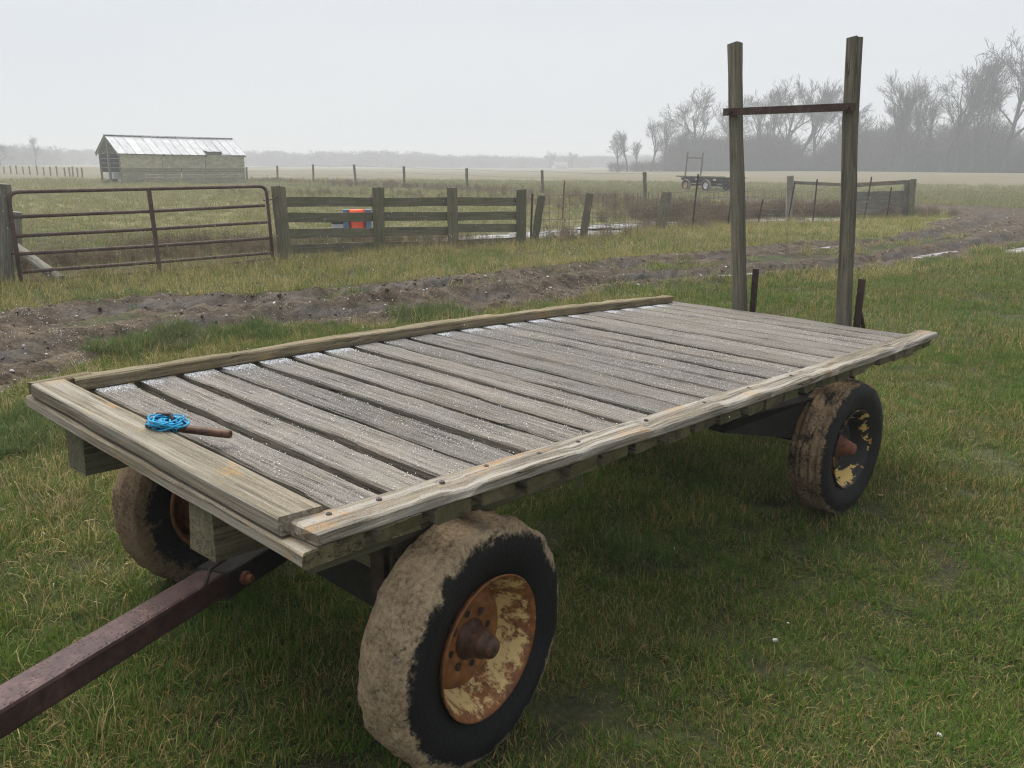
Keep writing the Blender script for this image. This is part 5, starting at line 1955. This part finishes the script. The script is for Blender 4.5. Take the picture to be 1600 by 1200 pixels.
# ---- falling sleet in the air
n = 900
x, y, g_ = wedge(2.2, 16, 520 / (math.radians(36) * (256 - 4.84)), 36, 321)
z = g_.uniform(0.1, 1.35, len(x))
sc3 = g_.uniform(0.0015, 0.0028, len(x)) * (0.6 + y / 14)
scl = np.stack([sc3, sc3, sc3 * g_.uniform(1.5, 4.0, len(x))], -1)
rot = np.stack([np.full(len(x), 0.15) + g_.normal(0, .08, len(x)), np.full(len(x), -0.42) + g_.normal(0, .1, len(x)), np.zeros(len(x))], -1)
scatter('falling_sleet', np.stack([x, y, z], -1), rot, scl, g_.integers(0, 4, len(x)), P_ice, 'fine sleet falling through the air')

# ---- underbrush and the depth of the woods
def shrub(seed):
    rs = random.Random(seed)
    b = MB()
    for k in range(12):
        a = rs.uniform(0, 6.283)
        branch((b, b), rs, Vector((rs.gauss(0, .5), rs.gauss(0, .5), 0)), Vector((math.cos(a) * 0.4, math.sin(a) * 0.4, 1)).normalized(), rs.uniform(1.5, 2.8), 0.03, 1, 3, 1.2, 0.16, 0.012)
    return b.v, b.f, M['twig'], None


P_shrub = [shrub(i) for i in range(3)]
g_ = np.random.default_rng(8)
pts = []
n = 1700
px_ = g_.uniform(945, 1720, n)
Y = 205 - (px_ - 950) * 0.075 + g_.uniform(0, 30, n) - 1
X = px_depth(px_, Y)
Z = far_rise(X, Y)
lowleft = sstep(945, 1110, px_)
s = g_.uniform(0.35, 1.0, n) ** 1.6 * 1.3 * (0.40 + 0.75 * lowleft) * (0.45 + 1.5 * vnoise(px_ * 0.035, px_ * 0, 5))
keep = g_.random(n) < 0.35 + 0.65 * lowleft
rot = np.stack([np.zeros(n), np.zeros(n), g_.uniform(0, 6.28, n)], -1)
scatter('woodland_underbrush', np.stack([X, Y, Z], -1)[keep], rot[keep], np.stack([s * 1.25, s * 1.25, s], -1)[keep], g_.integers(0, 3, n)[keep], P_shrub, 'grey tangled underbrush along the woodland edge')


def whole_tree(k):
    a, b = TREES[k]
    v = [tuple(q.co) for q in a.vertices]
    f = [tuple(p.vertices) for p in a.polygons]
    m = len(v)
    v += [tuple(q.co) for q in b.vertices]
    f += [tuple(i + m for i in p.vertices) for p in b.polygons]
    return v, f, M['twig'], None


P_tree = [whole_tree(k) for k in (0, 1, 3, 4)]
# woods deeper behind the front row
n = 90
px_ = g_.uniform(1060, 1760, n)
Y = 205 - (px_ - 950) * 0.075 + g_.uniform(14, 90, n)
X = px_depth(px_, Y)
s = g_.uniform(0.7, 1.25, n) * (0.65 + 0.4 * sstep(1060, 1500, px_))
rot = np.stack([np.zeros(n), np.zeros(n), g_.uniform(0, 6.28, n)], -1)
scatter('deep_woods', np.stack([X, Y, far_rise(X, Y)], -1), rot, np.stack([s, s, s], -1), g_.integers(0, 4, n), P_tree, 'mass of bare woods fading into mist behind the front trees')
# the far tree line right across the fields
n = 900
px_ = g_.uniform(-250, 1100, n)
Y = g_.uniform(470, 620, n) - 130 * sstep(160, 60, px_)
X = px_depth(px_, Y)
s = g_.uniform(0.55, 1.0, n) * (1 - 0.25 * sstep(600, 800, px_))
rot = np.stack([np.zeros(n), np.zeros(n), g_.uniform(0, 6.28, n)], -1)
scatter('far_tree_line', np.stack([X, Y, far_rise(X, Y)], -1), rot, np.stack([s * 1.7, s * 1.7, s], -1), g_.integers(0, 4, n), P_tree, 'far tree line almost lost in the mist across the fields')

n = 1100
px_ = g_.uniform(-250, 1100, n)
Y = g_.uniform(465, 610, n) - 130 * sstep(160, 60, px_)
X = px_depth(px_, Y)
s = g_.uniform(0.9, 1.9, n)
rot = np.stack([np.zeros(n), np.zeros(n), g_.uniform(0, 6.28, n)], -1)
scatter('far_hedgerow', np.stack([X, Y, far_rise(X, Y)], -1), rot, np.stack([s * 1.8, s * 1.8, s], -1), g_.integers(0, 3, n), P_shrub, 'faint hedgerow under the far tree line')

# ---- a few dead leaves and pale stones lying on the lawn
def leaf(seed):
    rs = random.Random(seed)
    v, f = [(0, 0, 0.004)], []
    for k in range(9):
        q = 6.283 * k / 9
        r = (1.0 if k % 2 else 0.62) * rs.uniform(0.85, 1.15)
        v.append((r * math.cos(q), 0.75 * r * math.sin(q), 0.25 * rs.random()))
    for k in range(9):
        f.append((0, 1 + k, 1 + (k + 1) % 9))
    return v, f, M['deadleaf'], None


M['deadleaf'] = plain('dead_leaf', (0.24, 0.145, 0.075), 0.8, 0.35, 9)
pts, scs, ids = [], [], []
for k, (x_, y_, s_, kind) in enumerate(((1375, 770, 0.03, 0), (1225, 775, 0.03, 0), (1212, 992, 0.013, 2), (1232, 966, 0.007, 2), (1470, 1140, 0.012, 2),)):
    p_ = px_ground(x_, y_, 0.03)
    pts.append((p_.x, p_.y, ground_z(p_.x, p_.y) + (0.022 if kind < 2 else 0.012)))
    scs.append((s_, s_, s_))
    ids.append(kind)
n = len(pts)
scatter('fallen_leaves', np.array(pts), np.stack([g_.normal(0, .3, n), g_.normal(0, .3, n), g_.uniform(0, 6, n)], -1), np.array(scs), ids, [leaf(1), leaf(2), rock(7, M['stone'], 0.7)], 'scattered dead leaves and small pale stones on the lawn')

# ================================================================== haze
hz = NT('winter_mist')
pv = hz.n('ShaderNodeVolumePrincipled')
pv.inputs['Color'].default_value = (0.83, 0.855, 0.885, 1)
pv.inputs['Density'].default_value = 0.0023
pv.inputs['Anisotropy'].default_value = 0.0
hz.l(pv.outputs[0], hz.out.inputs['Volume'])
haze = MB().box(-1450, 1450, -1450, 1450, -1.6, 27.5).build('haze', hz.m)
tag(haze, 'thin grey winter mist over the fields', kind='stuff')
